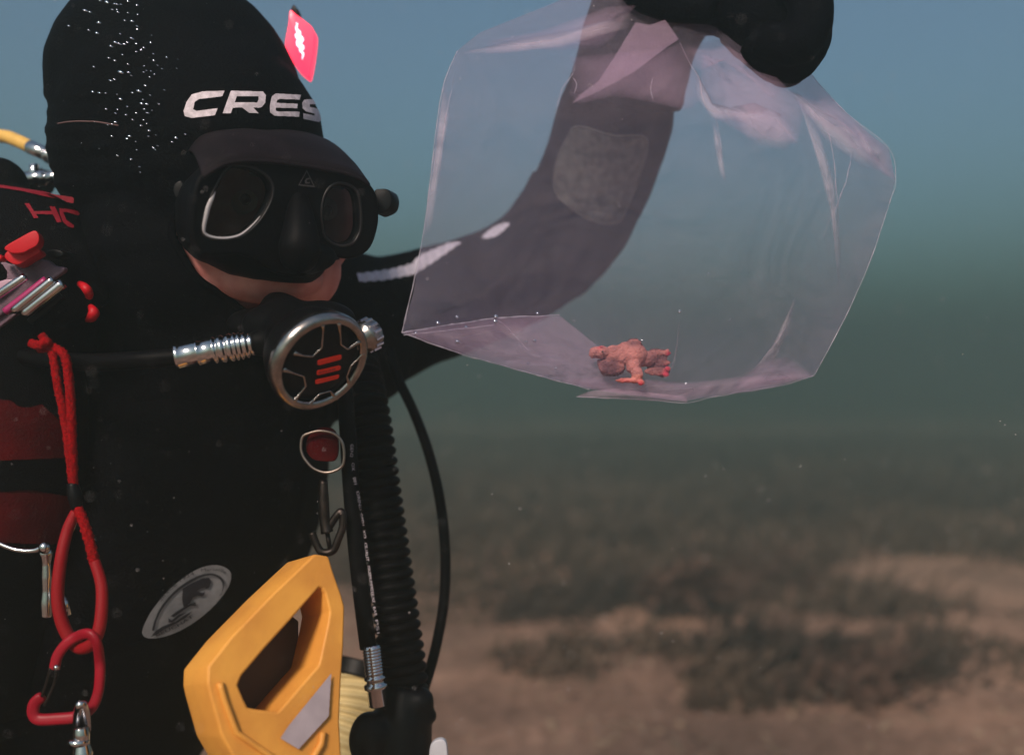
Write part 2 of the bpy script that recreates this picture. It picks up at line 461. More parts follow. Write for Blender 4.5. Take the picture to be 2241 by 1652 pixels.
def weed_meadow():
    r = random.Random(41); V, F = [], []
    n = 0
    while n < 15000:
        y = 3.3 + 10 * r.random() ** 1.3; x = y * r.uniform(-.30, .62)
        if nz(x * .7, y * .45, 3.3) + .25 * nz(x * 2.1, y * 1.4, 8.8) < -.22 - max(0, y - 4.2): continue
        n += 1
        h = r.uniform(.02, .09) * min(1.3, .3 + (y - 3.3)); a = r.random() * 6.283; w = r.uniform(.01, .03) * (1 + .08 * (y - 5))
        z = ground_z(x, y) - .01; sd = Vector((math.cos(a), math.sin(a), 0)) * w; ln = Vector((r.uniform(-.6, .8), r.uniform(-.6, .6), 0)) * h
        b = len(V); p = Vector((x, y, z)); q = p + ln * .4 + Vector((0, 0, h * .6)); t = p + ln + Vector((0, 0, h))
        V += [p - sd * .5, p + sd * .5, q - sd, q + sd, t]; F += [(b, b + 1, b + 3, b + 2), (b + 2, b + 3, b + 4)]
    tag(obj('weed_meadow', (V, F), mat('litter_weed', (.13, .082, .060), .85, spec=.1, noise_amt=.5, noise_scale=6)), 'far-off brown weed bed fading into the haze', 'seaweed', kind='stuff')
weed_meadow()

# ------------------------------------------------------------------ the murky water
def haze():
    bm = bmesh.new(); bmesh.ops.create_cube(bm, size=1.0)
    me = bpy.data.meshes.new('haze'); bm.to_mesh(me); bm.free()
    o = bpy.data.objects.new('haze', me); C.objects.link(o)
    lo, hi = -1.2, WATER_TOP
    o.scale = (170, 170, hi - lo); o.location = (0, 0, (hi + lo) / 2)
    m = bpy.data.materials.new('murky_water'); m.use_nodes = True; nt = m.node_tree; nt.nodes.clear()
    out = nt.nodes.new('ShaderNodeOutputMaterial'); v = nt.nodes.new('ShaderNodeVolumePrincipled')
    nt.links.new(v.outputs[0], out.inputs['Volume'])
    v.inputs['Density'].default_value = HAZE_DENSITY; v.inputs['Color'].default_value = (*HAZE_COLOR, 1); v.inputs['Anisotropy'].default_value = HAZE_ANISO; v.inputs['Absorption Color'].default_value = (*HAZE_ABSORB, 1)
    me.materials.append(m)
    tag(o, 'murky blue green water around the diver', 'water', kind='stuff')
haze()

# ------------------------------------------------------------------ the diver
base = P(-60, 1800, .93); base.z = 0.0
person = thing('person', base, 'diver in a black hooded wetsuit kneeling and holding up the clear bag', 'person')
U = lambda r, d: r * d / FU     # picture units to metres at distance d
def head_parts(s):
    """s: how much thinner than the hood (m)"""
    def E(u, v, d, ru, rv, rd):
        return ellipsoid(P(u, v, d), ((U(ru, d) - s, 0, 0), (0, rd - s, 0), (0, 0, U(rv, d) - s)))
    return [E(355, 190, .83, 238, 245, .095), E(478, 335, .785, 236, 252, .084), E(330, 330, .82, 205, 230, .090), E(400, 260, .805, 270, 300, .085),
            E(410, 560, .80, 228, 200, .078), E(345, 560, .83, 195, 210, .075), E(470, 620, .80, 175, 120, .060)]
def torso_parts(s):
    sp = lambda pts: spline([P(*p[:3]) for p in pts], 24)
    rr = lambda pts: [max(q - s, .01) for q in lerp_list([p[3] for p in pts], 24)]
    T = [(420, 560, .83, .07), (430, 720, .85, .085), (400, 880, .885, .132), (365, 1080, .90, .138), (235, 1300, .90, .150), (40, 1620, .92, .142), (-60, 1800, .93, .145)]
    S = [(-230, 900, .80, .068), (-90, 740, .80, .082), (180, 700, .86, .095), (480, 720, .90, .095), (700, 730, .94, .085), (840, 715, .97, .066)]
    A = [(760, 735, .965, .066), (900, 682, .98, .0575), (1000, 648, .985, .0550), (1120, 602, .985, .0530), (1215, 535, .97, .0545), (1280, 440, .95, .0540), (1322, 340, .925, .0525), (1348, 250, .90, .0520), (1366, 190, .885, .046)]
    RA = [(-200, 850, .80, .066), (-330, 1150, .76, .056), (-340, 1500, .70, .050), (-150, 1900, .66, .046), (120, 2150, .64, .036)]
    out = [tube(sp(q), rr(q), 28) for q in (T, S, A, RA)]
    H = P(-60, 1800, .93)
    for hx, kn, ft in ((Vector((.085, .07, 0)), Vector((-.31, .86, .075)), Vector((-.72, 1.30, .07))), (Vector((-.085, -.07, 0)), Vector((-.56, .70, .075)), Vector((-.95, 1.12, .07)))):
        out.append(tube(spline([H + hx, (H + hx + kn) / 2, kn], 10), [q - s for q in lerp_list([.105, .09, .066], 10)], 20))
        out.append(tube(spline([kn, (kn + ft) / 2 + Vector((0, 0, .01)), ft], 10), [q - s for q in lerp_list([.066, .062, .045], 10)], 20))
        out.append(ellipsoid(kn, ((.066 - s, 0, 0), (0, .066 - s, 0), (0, 0, .066 - s))))
    return out
# one continuous skin: head with its features, neck, trunk, arms and legs
face = [ball(500, 565, .772, .050, (1, .8, .75)), ball(590, 612, .752, .034, (1.2, .8, .55)), ball(648, 610, .735, .010, (1.1, 1, .8)),
        ball(505, 690, .80, .030), ball(640, 545, .733, .015, (1, 1.0, 1.4)), ball(632, 480, .738, .011, (1, 1, 2.2)), ball(680, 590, .785, .030, (.8, .9, 1.0)),
        ball(700, 470, .80, .040, (.75, .8, 1.2))]
body_me = remesh(head_parts(.0075) + torso_parts(.008) + face, .0042, 5)
body = obj_me('body', body_me, SKIN, person)
body_bvh = bvh_of(body_me)
EYE = mat('eye_white', (0.6, 0.55, 0.5), 0.2, spec=0.5); IRIS = mat('eye_iris', (0.03, 0.02, 0.015), 0.15, spec=0.5)
for (u, v) in ((530, 435), (708, 460)):
    h = onto(body_bvh, 0, .74)(u, v); c = h + bearing(u, v) * .0075
    e = obj('eye', ellipsoid(c, ((.0115, 0, 0), (0, .0115, 0), (0, 0, .0115))), EYE, body)
    f = Vector((.45, -.85, -.2)).normalized()
    obj('iris', ellipsoid(c + f * .0075, ((.0052, 0, 0), (0, .0052, 0), (0, 0, .0052)), 16, 10), IRIS, body)
    obj('eyebrow', tube(spline([h + Vector((dx, -.003, .018 + dz)) for dx, dz in ((-.016, -.003), (0, .002), (.016, -.002))], 8), [.002, .003, .0035, .0035, .003, .003, .002, .001], 8), INK, body)

suit_me = remesh(torso_parts(0), .0055, 6)
def shift(me, f):
    pts = [(v.co.copy(), v.normal.copy()) for v in me.vertices]
    me.vertices.foreach_set('co', [c for p, n in pts for c in (p + n * f(p))]); me.update()
def suit_folds(p):                # folds at the elbow and armpit, soft neoprene unevenness
    k = .0016 * nz(p.x * 28, p.y * 28, p.z * 28) + .003 * nz(p.x * 9, p.y * 9, p.z * 9)
    u, v = uv_of(p)
    if p.y > .9 and 1000 < u < 1400 and 380 < v < 720: k += .0026 * math.sin((u * .55 + v * .85) * .085 + 2.0 * nz(u * .01, v * .01)) * max(0, 1 - abs((u - 1190) / 200)) + .0015 * nz(u * .03, v * .012)
    return k
shift(suit_me, suit_folds)
suit = obj_me('wetsuit', suit_me, NEO, person); suit_bvh = bvh_of(suit_me)

# hood with its face opening
hood_me = remesh(head_parts(0) + [ellipsoid(P(530, 712, .80), ((.046, 0, 0), (0, .048, 0), (0, 0, .034))), tube(spline([P(430, 600, .83), P(430, 720, .85), P(425, 800, .87)], 8), lerp_list([.085, .092, .105], 8), 28)], .0038, 26)
def hood_folds(p):
    u, v = uv_of(p)
    k = .0012 * nz(p.x * 26, p.y * 26, p.z * 26)
    if u < 260 and 200 < v < 420: k += .0007 * math.sin(v * .16)
    k += .0022 * nz(u * .006 + v * .004, v * .022, 3.0) * (1 if v > 300 else .45)
    return k
shift(hood_me, hood_folds)
hood_full = bvh_of(hood_me)
OPEN = [(378, 497), (392, 545), (430, 607), (490, 648), (546, 690), (600, 694), (700, 686), (745, 640), (790, 560), (822, 400), (700, 335), (520, 335), (430, 380)]
bm = bmesh.new(); bm.from_mesh(hood_me)
dele = [f for f in bm.faces if f.normal.dot(f.calc_center_median() - CAM) < 0 and inside(OPEN, *uv_of(f.calc_center_median()))]
bmesh.ops.delete(bm, geom=dele, context='FACES'); bm.to_mesh(hood_me); bm.free()
hood = obj_me('hood', hood_me, NEO, person)
sol = hood.modifiers.new('thick', 'SOLIDIFY'); sol.thickness = .004; sol.offset = -1
on_hood = onto(hood_full, .0006)
rim = [on_hood(u, v) for u, v in smooth2(OPEN, 90) if on_hood(u, v) is not None]
obj('hood_rim', tube(rim, .0032, 10, closed=True), NEO, hood)
seam = [on_hood(u, v) for u, v in smooth2([(128, 272), (150, 268), (180, 266), (215, 268), (260, 276)], 20, False)]
obj('hood_seam', tube([p for p in seam if p is not None], .0006, 6), mat('seam_thread', (.10, .05, .05), .7), hood)

# brand lettering printed on the forehead
zz = lambda pts: Z(pts, .4002, 0, 0)
LET = {
 'C': [[(1228, 500), (1110, 503), (1050, 520), (1022, 560), (1005, 610), (1012, 638), (1050, 648), (1175, 633), (1191, 595), (1075, 610), (1057, 600), (1066, 560), (1090, 545), (1215, 530)]],
 'R': [[(1262, 500), (1305, 500), (1262, 622), (1218, 622)], [(1262, 500), (1435, 504), (1450, 530), (1290, 530)], [(1412, 504), (1438, 506), (1452, 524), (1448, 566), (1430, 588), (1408, 594), (1402, 568), (1412, 550), (1412, 530)], [(1282, 563), (1412, 564), (1430, 590), (1272, 592)], [(1322, 590), (1380, 588), (1412, 622), (1362, 620)]],
 'E': [[(1505, 515), (1642, 522), (1636, 548), (1525, 545), (1513, 552), (1510, 566), (1625, 571), (1622, 595), (1505, 592), (1505, 606), (1514, 612), (1636, 614), (1632, 641), (1500, 636), (1475, 618), (1474, 580), (1484, 532)]],
 'S': [[(1662, 548), (1738, 545), (1738, 572), (1690, 573), (1690, 588), (1730, 596), (1752, 615), (1755, 655), (1742, 669), (1655, 652), (1655, 622), (1715, 634), (1718, 624), (1670, 612), (1652, 596), (1650, 565)], [(1748, 562), (1772, 570), (1776, 598), (1764, 600), (1768, 622), (1790, 640), (1795, 690), (1772, 690), (1775, 660), (1757, 640), (1752, 600)]],
}
on_front = onto(hood_full, .0006)
for ch, polys in LET.items():
    decal('letter', [zz(q) for q in polys], on_front, PRINT, hood, .7)

# pale ribbed strips, rubber pad and round badge on the suit
def ribbed(poly, n, along0, along1):
    fn0 = onto(suit_bvh, .0012)
    def fn(u, v):
        p = fn0(u, v)
        if p is None: return None
        t = ((u - along0[0]) * (along1[0] - along0[0]) + (v - along0[1]) * (along1[1] - along0[1])) / ((along1[0] - along0[0]) ** 2 + (along1[1] - along0[1]) ** 2)
        return p + Vector((0, -1, .6)).normalized() * (.0007 * math.sin(t * n * 6.283) + .0004 * math.sin(t * n * 2.3 * 6.283))
    return fn
s1 = [(780, 601), (785, 619), (840, 615), (905, 603), (950, 575), (1012, 532), (985, 533), (920, 560), (900, 580), (850, 592)]
decal('reflective_strip', [s1], ribbed(s1, 13, (780, 605), (1012, 535)), REFL, suit, .9)
s2 = smooth2([(1057, 519), (1065, 524), (1090, 517), (1115, 495), (1112, 489), (1085, 497)], 24)
decal('reflective_strip', [s2], ribbed(s2, 5, (1057, 519), (1115, 490)), REFL, suit, .9)
pad = smooth2([(1268, 277), (1340, 296), (1412, 303), (1398, 380), (1372, 450), (1348, 486), (1300, 483), (1250, 455), (1216, 415), (1222, 350), (1245, 300)], 60)
decal('forearm_pad', [pad], onto(suit_bvh, .0018), PAD, suit, 2.2)
pe = [onto(suit_bvh, .0016)(u, v) for u, v in pad]
obj('pad_edge', tube([p for p in pe if p is not None], .0010, 6, closed=True), PAD, suit)
# round badge: pale disc, dark inner ring, dark swimmer figure, lettering around the edge
zb = lambda pts: Z(pts, 430 * .56025 / 2089, 520 * .56025, 2180 * .56025)
disc = zb(smooth2([(180, 1440), (300, 1505), (560, 1480), (900, 1350), (1250, 1130), (1560, 850), (1780, 560), (1850, 340), (1800, 210), (1640, 130), (1420, 130), (1150, 230), (800, 480), (520, 760), (300, 1060), (180, 1320)], 96))
on_suit = onto(suit_bvh, .0012); on_suit2 = onto(suit_bvh, .0024)
badge = decal('round_badge', [disc], on_suit, BADGE, suit, 1.0)
ringo = zb(smooth2([(350, 1330), (400, 1150), (520, 900), (760, 620), (1000, 430), (1250, 300), (1480, 268), (1640, 330), (1710, 460), (1660, 650), (1620, 700), (1660, 620), (1678, 480), (1610, 360), (1470, 305), (1280, 335), (1030, 470), (790, 650), (560, 920), (440, 1150), (390, 1330)], 90))
fig = [zb(q) for q in (
    [(930, 560), (1100, 460), (1300, 360), (1420, 350), (1460, 420), (1420, 540), (1360, 560), (1340, 530), (1230, 570), (1190, 610), (1290, 640), (1350, 610), (1310, 700), (1200, 690), (1110, 730), (1060, 830), (1000, 870), (940, 900), (915, 760)],
    [(1000, 870), (1160, 810), (1180, 880), (1060, 880), (900, 990), (760, 1090), (700, 1070), (840, 970)],
    [(660, 1110), (720, 1150), (860, 1040), (1000, 1000), (870, 1080), (740, 1190), (660, 1190)],
    [(320, 1470), (420, 1350), (560, 1260), (800, 1170), (1000, 1030), (1120, 970), (1000, 1090), (800, 1210), (560, 1330), (420, 1430)])]
decal('badge_print', [ringo] + fig, on_suit2, INK, suit, .7)
# lettering running round the badge
def arc_text(txt, path, size, fn, m, parent, name='lettering', squash=1.0):
    cu = bpy.data.curves.new('txt', 'FONT'); cu.body = txt; cu.size = 1.0; cu.resolution_u = 2
    t = bpy.data.objects.new('tmp', cu); C.objects.link(t)
    me = bpy.data.meshes.new_from_object(t.evaluated_get(bpy.context.evaluated_depsgraph_get())); bpy.data.objects.remove(t)
    L = [0.0]
    for a, b_ in zip(path, path[1:]): L.append(L[-1] + math.hypot(b_[0] - a[0], b_[1] - a[1]))
    xs = [v.co.x for v in me.vertices]; x0, x1 = min(xs), max(xs)
    V = []
    ok = True
    for v in me.vertices:
        s = (v.co.x - x0) / (x1 - x0) * L[-1]; j = 0
        while j < len(path) - 2 and L[j + 1] < s: j += 1
        f = (s - L[j]) / (L[j + 1] - L[j]); a, b_ = path[j], path[j + 1]
        tx, ty = (b_[0] - a[0]), (b_[1] - a[1]); l = math.hypot(tx, ty); tx /= l; ty /= l
        u = a[0] + (b_[0] - a[0]) * f + ty * v.co.y * size * squash; w = a[1] + (b_[1] - a[1]) * f - tx * v.co.y * size * squash
        p = fn(u, w)
        if p is None: p = P(u, w, .8); ok = False
        V.append(p)
    F = [tuple(q.vertices) for q in me.polygons]
    return obj(name, (V, F), m, parent, smooth=False)
arc_text('SINCE 1934', zb(smooth2([(520, 800), (700, 600), (900, 430), (1060, 330), (1150, 290)], 30, False)), 15, on_suit2, INK, suit, 'badge_lettering', .7)
arc_text('Marseille', zb(smooth2([(1275, 235), (1450, 215), (1620, 225), (1735, 280)], 30, False)), 12, on_suit2, INK, suit, 'badge_lettering', .8)
arc_text('BEUCHAT', zb(smooth2([(430, 1455), (640, 1370), (900, 1240), (1130, 1090)], 30, False)), 13, on_suit2, INK, suit, 'badge_lettering', .8)

# gloved hand closed on the neck of the bag (upper edge of the picture)
def finger(pts, r0, r1):
    q = spline([P(*p) for p in pts], 16); return tube(q, lerp_list([r0, (r0 + r1) / 2, r1, r1 * .75], 16), 16)
glove_parts = [
    tube(spline([P(1368, 215, .885), P(1385, 140, .872), P(1410, 60, .86), P(1450, -30, .845), P(1500, -110, .83)], 16), lerp_list([.052, .050, .050, .052, .044], 16), 24),   # cuff and wrist
    ellipsoid(P(1500, -50, .80), ((.070, 0, 0), (0, .044, 0), (0, 0, .040))),                                    # palm
    ellipsoid(P(1560, -28, .765), ((.042, 0, 0), (0, .036, 0), (0, 0, .036))),
    ellipsoid(P(1690, 40, .745), ((.0375, 0, 0), (0, .032, 0), (0, 0, .0350))),                                  # curled knuckles
    ellipsoid(P(1625, 0, .75), ((.038, 0, 0), (0, .032, 0), (0, 0, .031))),
    ellipsoid(P(1722, 138, .730), ((.0165, 0, 0), (0, .018, 0), (0, 0, .0175))),
    finger([(1600, -90, .745), (1715, -70, .715), (1775, 10, .695), (1745, 100, .690), (1660, 80, .70)], .0175, .0155),   # index
    finger([(1620, -60, .760), (1740, -20, .735), (1772, 70, .715), (1724, 142, .712), (1640, 90, .72)], .0180, .0158),  # middle
    finger([(1630, -40, .785), (1745, 20, .765), (1762, 95, .75), (1715, 150, .745), (1620, 90, .75)], .0170, .0145),    # ring
    finger([(1620, -10, .815), (1715, 60, .80), (1720, 120, .79), (1660, 120, .785), (1590, 70, .785)], .0150, .0125),   # little
    finger([(1480, -90, .78), (1400, -45, .755), (1415, -18, .74), (1480, 8, .735), (1560, 20, .73)], .0175, .0150),    # thumb
]
glove_me = remesh(glove_parts, .0032, 3)
shift(glove_me, lambda p: .0012 * nz(p.x * 60, p.y * 60, p.z * 60))
obj_me('glove', glove_me, GLOVE, person)
hb = P(120, 2150, .64)
g2 = [ellipsoid(hb + Vector((.03, 0, -.02)), ((.05, 0, 0), (0, .03, 0), (0, 0, .045)))]
for k in range(4):
    o = hb + Vector((.06, -.02 + .004 * k, .015 - .020 * k)); g2.append(tube(spline([o - Vector((.03, 0, 0)), o + Vector((.02, -.01, 0)), o + Vector((.03, .02, 0)), o + Vector((0, .035, 0))], 12), .0115 - .0008 * k, 12))
g2.append(tube(spline([hb + Vector((.01, -.02, .03)), hb + Vector((.05, -.04, .035)), hb + Vector((.08, -.03, .02))], 10), .012, 12))
obj_me('glove', remesh(g2, .0042, 3), GLOVE, person)

# ------------------------------------------------------------------ mask
FN = Vector((.60, -.78, -.16)).normalized(); MO = P(635, 450, .692)
mask = thing('dive_mask', MO, 'black two-lens diving mask worn by the diver', 'mask')
zm = lambda pts: Z(pts, 950 * .56025 / 2093, 650 * .56025, 500 * .56025)
lensA = zm(smooth2([(560, 318), (700, 330), (830, 390), (900, 480), (905, 590), (855, 710), (765, 835), (640, 930), (500, 962), (370, 950), (305, 910), (300, 830), (330, 700), (390, 560), (450, 440), (500, 360)], 64))
lensB = zm(smooth2([(1335, 870), (1360, 940), (1420, 992), (1500, 1015), (1590, 992), (1640, 930), (1662, 850), (1660, 700), (1635, 560), (1560, 490), (1440, 480), (1360, 560), (1325, 700)], 56))
frame_o = smooth2([(424, 470), (428, 425), (440, 392), (470, 360), (530, 348), (600, 350), (680, 360), (750, 376), (790, 396), (815, 425), (821, 470), (818, 500), (806, 535), (785, 553), (760, 559), (735, 556), (716, 545), (704, 552), (692, 580), (668, 598), (625, 596), (588, 582), (560, 562), (520, 550), (470, 552), (438, 545), (424, 520)], 110)
fr = plate('frame', frame_o, [lensA, lensB], MO, FN, .006, .0022, RUB, mask)
backp = [(383, 440), (384, 500), (400, 535), (435, 568), (500, 600), (560, 612), (640, 616), (680, 616), (705, 600), (720, 572), (770, 564), (800, 545), (815, 480), (812, 420), (780, 395), (680, 358), (520, 343), (440, 372), (400, 405)]
cu0, cv0 = 600, 465
def ray_poly(poly, a):
    best = 0
    for i in range(len(poly)):
        x1, y1 = poly[i][0] - cu0, poly[i][1] - cv0; x2, y2 = poly[(i + 1) % len(poly)][0] - cu0, poly[(i + 1) % len(poly)][1] - cv0
        dx, dy = math.cos(a), math.sin(a); den = dx * (y2 - y1) - dy * (x2 - x1)
        if abs(den) < 1e-9: continue
        t = (x1 * (y2 - y1) - y1 * (x2 - x1)) / den; w = (x1 * dy - y1 * dx) / den
        if t > 0 and -1e-6 <= w <= 1 + 1e-6: best = max(best, t)
    return (cu0 + math.cos(a) * best, cv0 + math.sin(a) * best)
fA, bA = [], []
for i in range(100):
    a = 2 * math.pi * i / 100
    u, v = ray_poly(frame_o, a); p = on_plane(u, v, MO, FN) - FN * .004
    ub, vb = ray_poly(backp, a); h = body_bvh.ray_cast(CAM, bearing(ub, vb))[0]
    q = h - bearing(ub, vb) * .002 if h is not None else P(ub, vb, .775)
    fA.append(p); bA.append(q)
V = []; rings = []
for s in (0, .12, .4, .75, 1.0):
    bulge = math.sin(s * math.pi) * .004
    for p, q in zip(fA, bA):
        c = p.lerp(q, s); out = (c - (MO - FN * .02)); out -= FN * out.dot(FN)
        V.append(c + out.normalized() * bulge)
F = [(r * 100 + i, r * 100 + (i + 1) % 100, (r + 1) * 100 + (i + 1) % 100, (r + 1) * 100 + i) for r in range(4) for i in range(100)]
sk = obj('skirt', (V, F), RUB, mask); q = sk.modifiers.new('t', 'SOLIDIFY'); q.thickness = .0018; q.offset = -1
GLASS = bpy.data.materials.new('mask_glass'); GLASS.use_nodes = True
nt = GLASS.node_tree; nt.nodes.clear()
o_ = nt.nodes.new('ShaderNodeOutputMaterial'); mxs = nt.nodes.new('ShaderNodeMixShader'); tr = nt.nodes.new('ShaderNodeBsdfTransparent'); gl = nt.nodes.new('ShaderNodeBsdfGlossy'); fz = nt.nodes.new('ShaderNodeFresnel')
tr.inputs[0].default_value = (.42, .38, .36, 1); gl.inputs['Roughness'].default_value = .04; fz.inputs[0].default_value = 1.33
nt.links.new(fz.outputs[0], mxs.inputs[0]); nt.links.new(tr.outputs[0], mxs.inputs[1]); nt.links.new(gl.outputs[0], mxs.inputs[2]); nt.links.new(mxs.outputs[0], o_.inputs[0])
GLASS2 = GLASS.copy(); GLASS2.name = 'mask_glass_far'; [setattr(n.inputs[0], 'default_value', (.16, .15, .15, 1)) for n in GLASS2.node_tree.nodes if n.type == 'BSDF_TRANSPARENT']
for lp, rimm, rr in ((lensA, DARKRIM, .0010), (lensB, DARKRIM, .0012)):
    V3 = [on_plane(u, v, MO, FN) - FN * .003 for u, v in lp]
    c = sum(V3, Vector()) / len(V3)
    ln = obj('lens', (V3 + [c], [(i, (i + 1) % len(V3), len(V3)) for i in range(len(V3))]), GLASS if lp is lensA else GLASS2, mask, smooth=False)
    obj('lens_rim', tube([on_plane(u, v, MO, FN) + FN * .0016 for u, v in lp], rr, 8, closed=True), rimm, mask)
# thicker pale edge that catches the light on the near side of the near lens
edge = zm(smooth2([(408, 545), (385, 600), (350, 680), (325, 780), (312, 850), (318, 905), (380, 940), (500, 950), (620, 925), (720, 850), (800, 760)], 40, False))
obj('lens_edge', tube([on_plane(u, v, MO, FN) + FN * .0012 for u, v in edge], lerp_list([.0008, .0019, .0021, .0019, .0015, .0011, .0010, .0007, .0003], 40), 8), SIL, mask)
np_me = remesh([tube(spline([P(652, 425, .698), P(656, 480, .690), P(656, 540, .686), P(650, 575, .694)], 16), lerp_list([.006, .0105, .0150, .012], 16), 20), ball(640, 562, .708, .022, (1.45, .7, .62))], .0022, 8)
obj_me('nose_pocket', np_me, RUB, mask)
# emblem: a letter in a triangle
fnm = plane_fn(MO, FN, .0032)
tri = lambda k: [(667 + (x - 667) * k, 393 + (y - 393) * k) for x, y in ((667, 372), (685, 410), (648, 406))]
decal('emblem', [tri(1.0)], fnm, GREYM, mask, .6, [tri(.80)])
decal('emblem', [zm([(1215, 430), (1190, 432), (1172, 455), (1180, 480), (1215, 478), (1218, 466), (1195, 467), (1188, 455), (1200, 444), (1215, 443)])], fnm, GREYM, mask, .5)
def block(name, poly, d0, depth, m, parent, bev):
    return prism([P(u, v, d0) for u, v in poly], (0.004, depth, 0), bev, name, m, parent)
block('buckle', smooth2([(818, 420), (835, 413), (850, 416), (857, 432), (854, 452), (842, 463), (820, 466)], 28), .742, .016, PLAS, mask, .0015)
block('buckle', smooth2([(382, 402), (394, 395), (402, 405), (402, 430), (394, 440), (384, 432), (378, 418)], 24), .700, .012, PLAS, mask, .0015)
# the hood's forehead flap lies over the mask's upper edge
top = [on_hood(u, v) or P(u, v, .80) for u, v in smooth2([(415, 335), (450, 298), (520, 287), (600, 289), (670, 294), (715, 312), (722, 330)], 40, False)]
bot = [on_plane(u, v, MO, FN) + FN * .005 for u, v in smooth2([(438, 388), (480, 362), (530, 353), (600, 356), (680, 367), (760, 384), (800, 405)], 40, False)]
V, F = [], []
for s in range(9):
    f = s / 8
    for a, b_ in zip(top, bot): V.append(a.lerp(b_, f) + Vector((0, -.25, .9)).normalized() * (.006 * math.sin(f * math.pi)) + Vector((0, 0, .0009 * nz(a.x * 70, f * 3, 0))))
for s in range(8):
    for i in range(39): F.append((s * 40 + i, s * 40 + i + 1, (s + 1) * 40 + i + 1, (s + 1) * 40 + i))
br = obj('hood_brim', (V, F), NEO2, hood); q = br.modifiers.new('t', 'SOLIDIFY'); q.thickness = .003; q.offset = 0
obj('brim_edge', tube(bot, .0016, 8), NEO2, hood)

# ------------------------------------------------------------------ regulator
K = P(702, 793, .665); RN = Vector((.62, -.62, -.48)).normalized()
reg = thing('regulator', K, 'black diving regulator with a chrome ringed cover in the diver\'s mouth', 'regulator')
rx, ry, rz = basis(RN)
obj('housing', lathe([(.0335, -.001), (.0345, -.006), (.0335, -.014), (.029, -.025), (.020, -.034), (.008, -.038)], K, RN, 56), RUB, reg)
obj('cover_ring', lathe([(.0352, -.006), (.0358, -.002), (.0350, .0020), (.0326, .0036), (.0300, .0031), (.0288, .0012), (.0292, -.003)], K, RN, 72, closed_profile=True), CHROME, reg)
obj('face_plate', lathe([(.0305, -.0035), (.030, -.0010), (.022, .0008), (.010, .0018), (.002, .0020)], K, RN, 56), PLAS, reg)
zr = lambda pts: Z(pts, 430 * .56025 / 1691, 1050 * .56025, 1200 * .56025)
loops = [[(800, 250), (812, 330), (805, 420), (790, 600), (650, 735), (500, 722), (360, 680)],
         [(1045, 215), (1075, 400), (1085, 550), (1185, 625), (1375, 500)],
         [(1435, 685), (1330, 790), (1235, 885), (1175, 1040), (1220, 1185)],
         [(1015, 1385), (920, 1265), (760, 1310), (680, 1390), (575, 1485)],
         [(360, 1420), (460, 1300), (545, 1190), (515, 1040), (380, 1000), (195, 930)]]
def dense(path, k):
    out = []
    for a, b_ in zip(path, path[1:]):
        for i in range(k): out.append((a[0] + (b_[0] - a[0]) * i / k, a[1] + (b_[1] - a[1]) * i / k))
    return out + [path[-1]]
for lp in loops:
    q = dense(zr(lp), 4); n = len(q)
    rad = [.00075 + .0011 * max(0, 1 - min(i, n - 1 - i) / 4.0) for i in range(n)]
    obj('grille_bar', tube([on_plane(u, v, K, RN) + RN * .0019 for u, v in q], rad, 8), CHROME, reg)
bars = [[(722, 800), (740, 785), (1070, 703), (1085, 712), (1083, 752), (1065, 775), (740, 861), (722, 850)],
        [(712, 960), (735, 943), (1050, 868), (1075, 880), (1072, 912), (1045, 935), (725, 1012), (711, 1005)],
        [(690, 1095), (720, 1080), (1045, 1008), (1048, 1040), (1020, 1068), (705, 1150), (688, 1142)]]
for q in bars:
    prism([on_plane(u, v, K, RN) + RN * .0022 for u, v in zr(q)], RN * .0007, 0, 'logo_bar', REDMARK, reg)
arc_text('EOLINE', zr([(745, 985), (870, 955), (990, 925)]), 5.2, plane_fn(K, RN, .0034), INK, reg, 'logo_lettering')
# adjusting knob on the far side, with ribs
KA = Vector((.62, .68, .38)).normalized(); kc = P(788, 742, .690)
obj('knob', lathe([(.006, -.010), (.0085, -.008), (.0090, .001), (.0105, .002), (.0112, .004), (.0112, .0115), (.0095, .0135), (.004, .014)], kc, KA, 24), CHROME, reg)
kx, ky, kz = basis(KA)
for k in range(14):
    a = 2 * math.pi * k / 14; c = kc + (kx * math.cos(a) + ky * math.sin(a)) * .0113
    obj('knob_rib', tube([c + KA * .0045, c + KA * .011], .0012, 6), STEEL, reg, smooth=False)
kb = K - RN * .03
obj_me('mouthpiece', remesh([tube(spline([K - RN * .012, kb, P(632, 700, .705), P(602, 672, .742)], 14), lerp_list([.030, .024, .0165, .012], 14), 24), ball(700, 700, .705, .020, (1.3, 1, .7)), ball(630, 712, .705, .022, (1.5, 1, .8)), ball(560, 712, .725, .016, (1.4, 1, .8))], .003, 6), RUB, reg)
# hose end fittings and hose running to the diver's right
ha, hb_ = P(384, 782, .683), P(556, 752, .690); hd = (hb_ - ha).normalized(); HL = (hb_ - ha).length
prof = [(.0, .0080), (.015, .0088), (.05, .0088), (.06, .0084), (.27, .0084), (.28, .0090), (.30, .0090), (.31, .0085), (.47, .0086), (.48, .0094), (.51, .0095), (.52, .0087), (.545, .0087), (.555, .0097), (.62, .0098), (.63, .0088), (.655, .0088), (.665, .0099), (.72, .0100), (.73, .0092), (.75, .0092), (.76, .0100), (.78, .0100), (.79, .0092), (.81, .0092), (.82, .0098), (.84, .0098), (.85, .0088), (.875, .0088), (.885, .0092), (.915, .0092), (.925, .0078), (.945, .0078), (.955, .0082), (.985, .0080), (1.0, .0066)]
obj('hose_fitting', lathe([(r, t * HL) for t, r in prof], ha, hd, 32), STEEL, reg)
obj('hose', tube(spline([ha + hd * .003, P(300, 788, .683), P(180, 792, .70), P(20, 772, .735), P(-150, 690, .80)], 40), .0062, 16), RUB, reg)
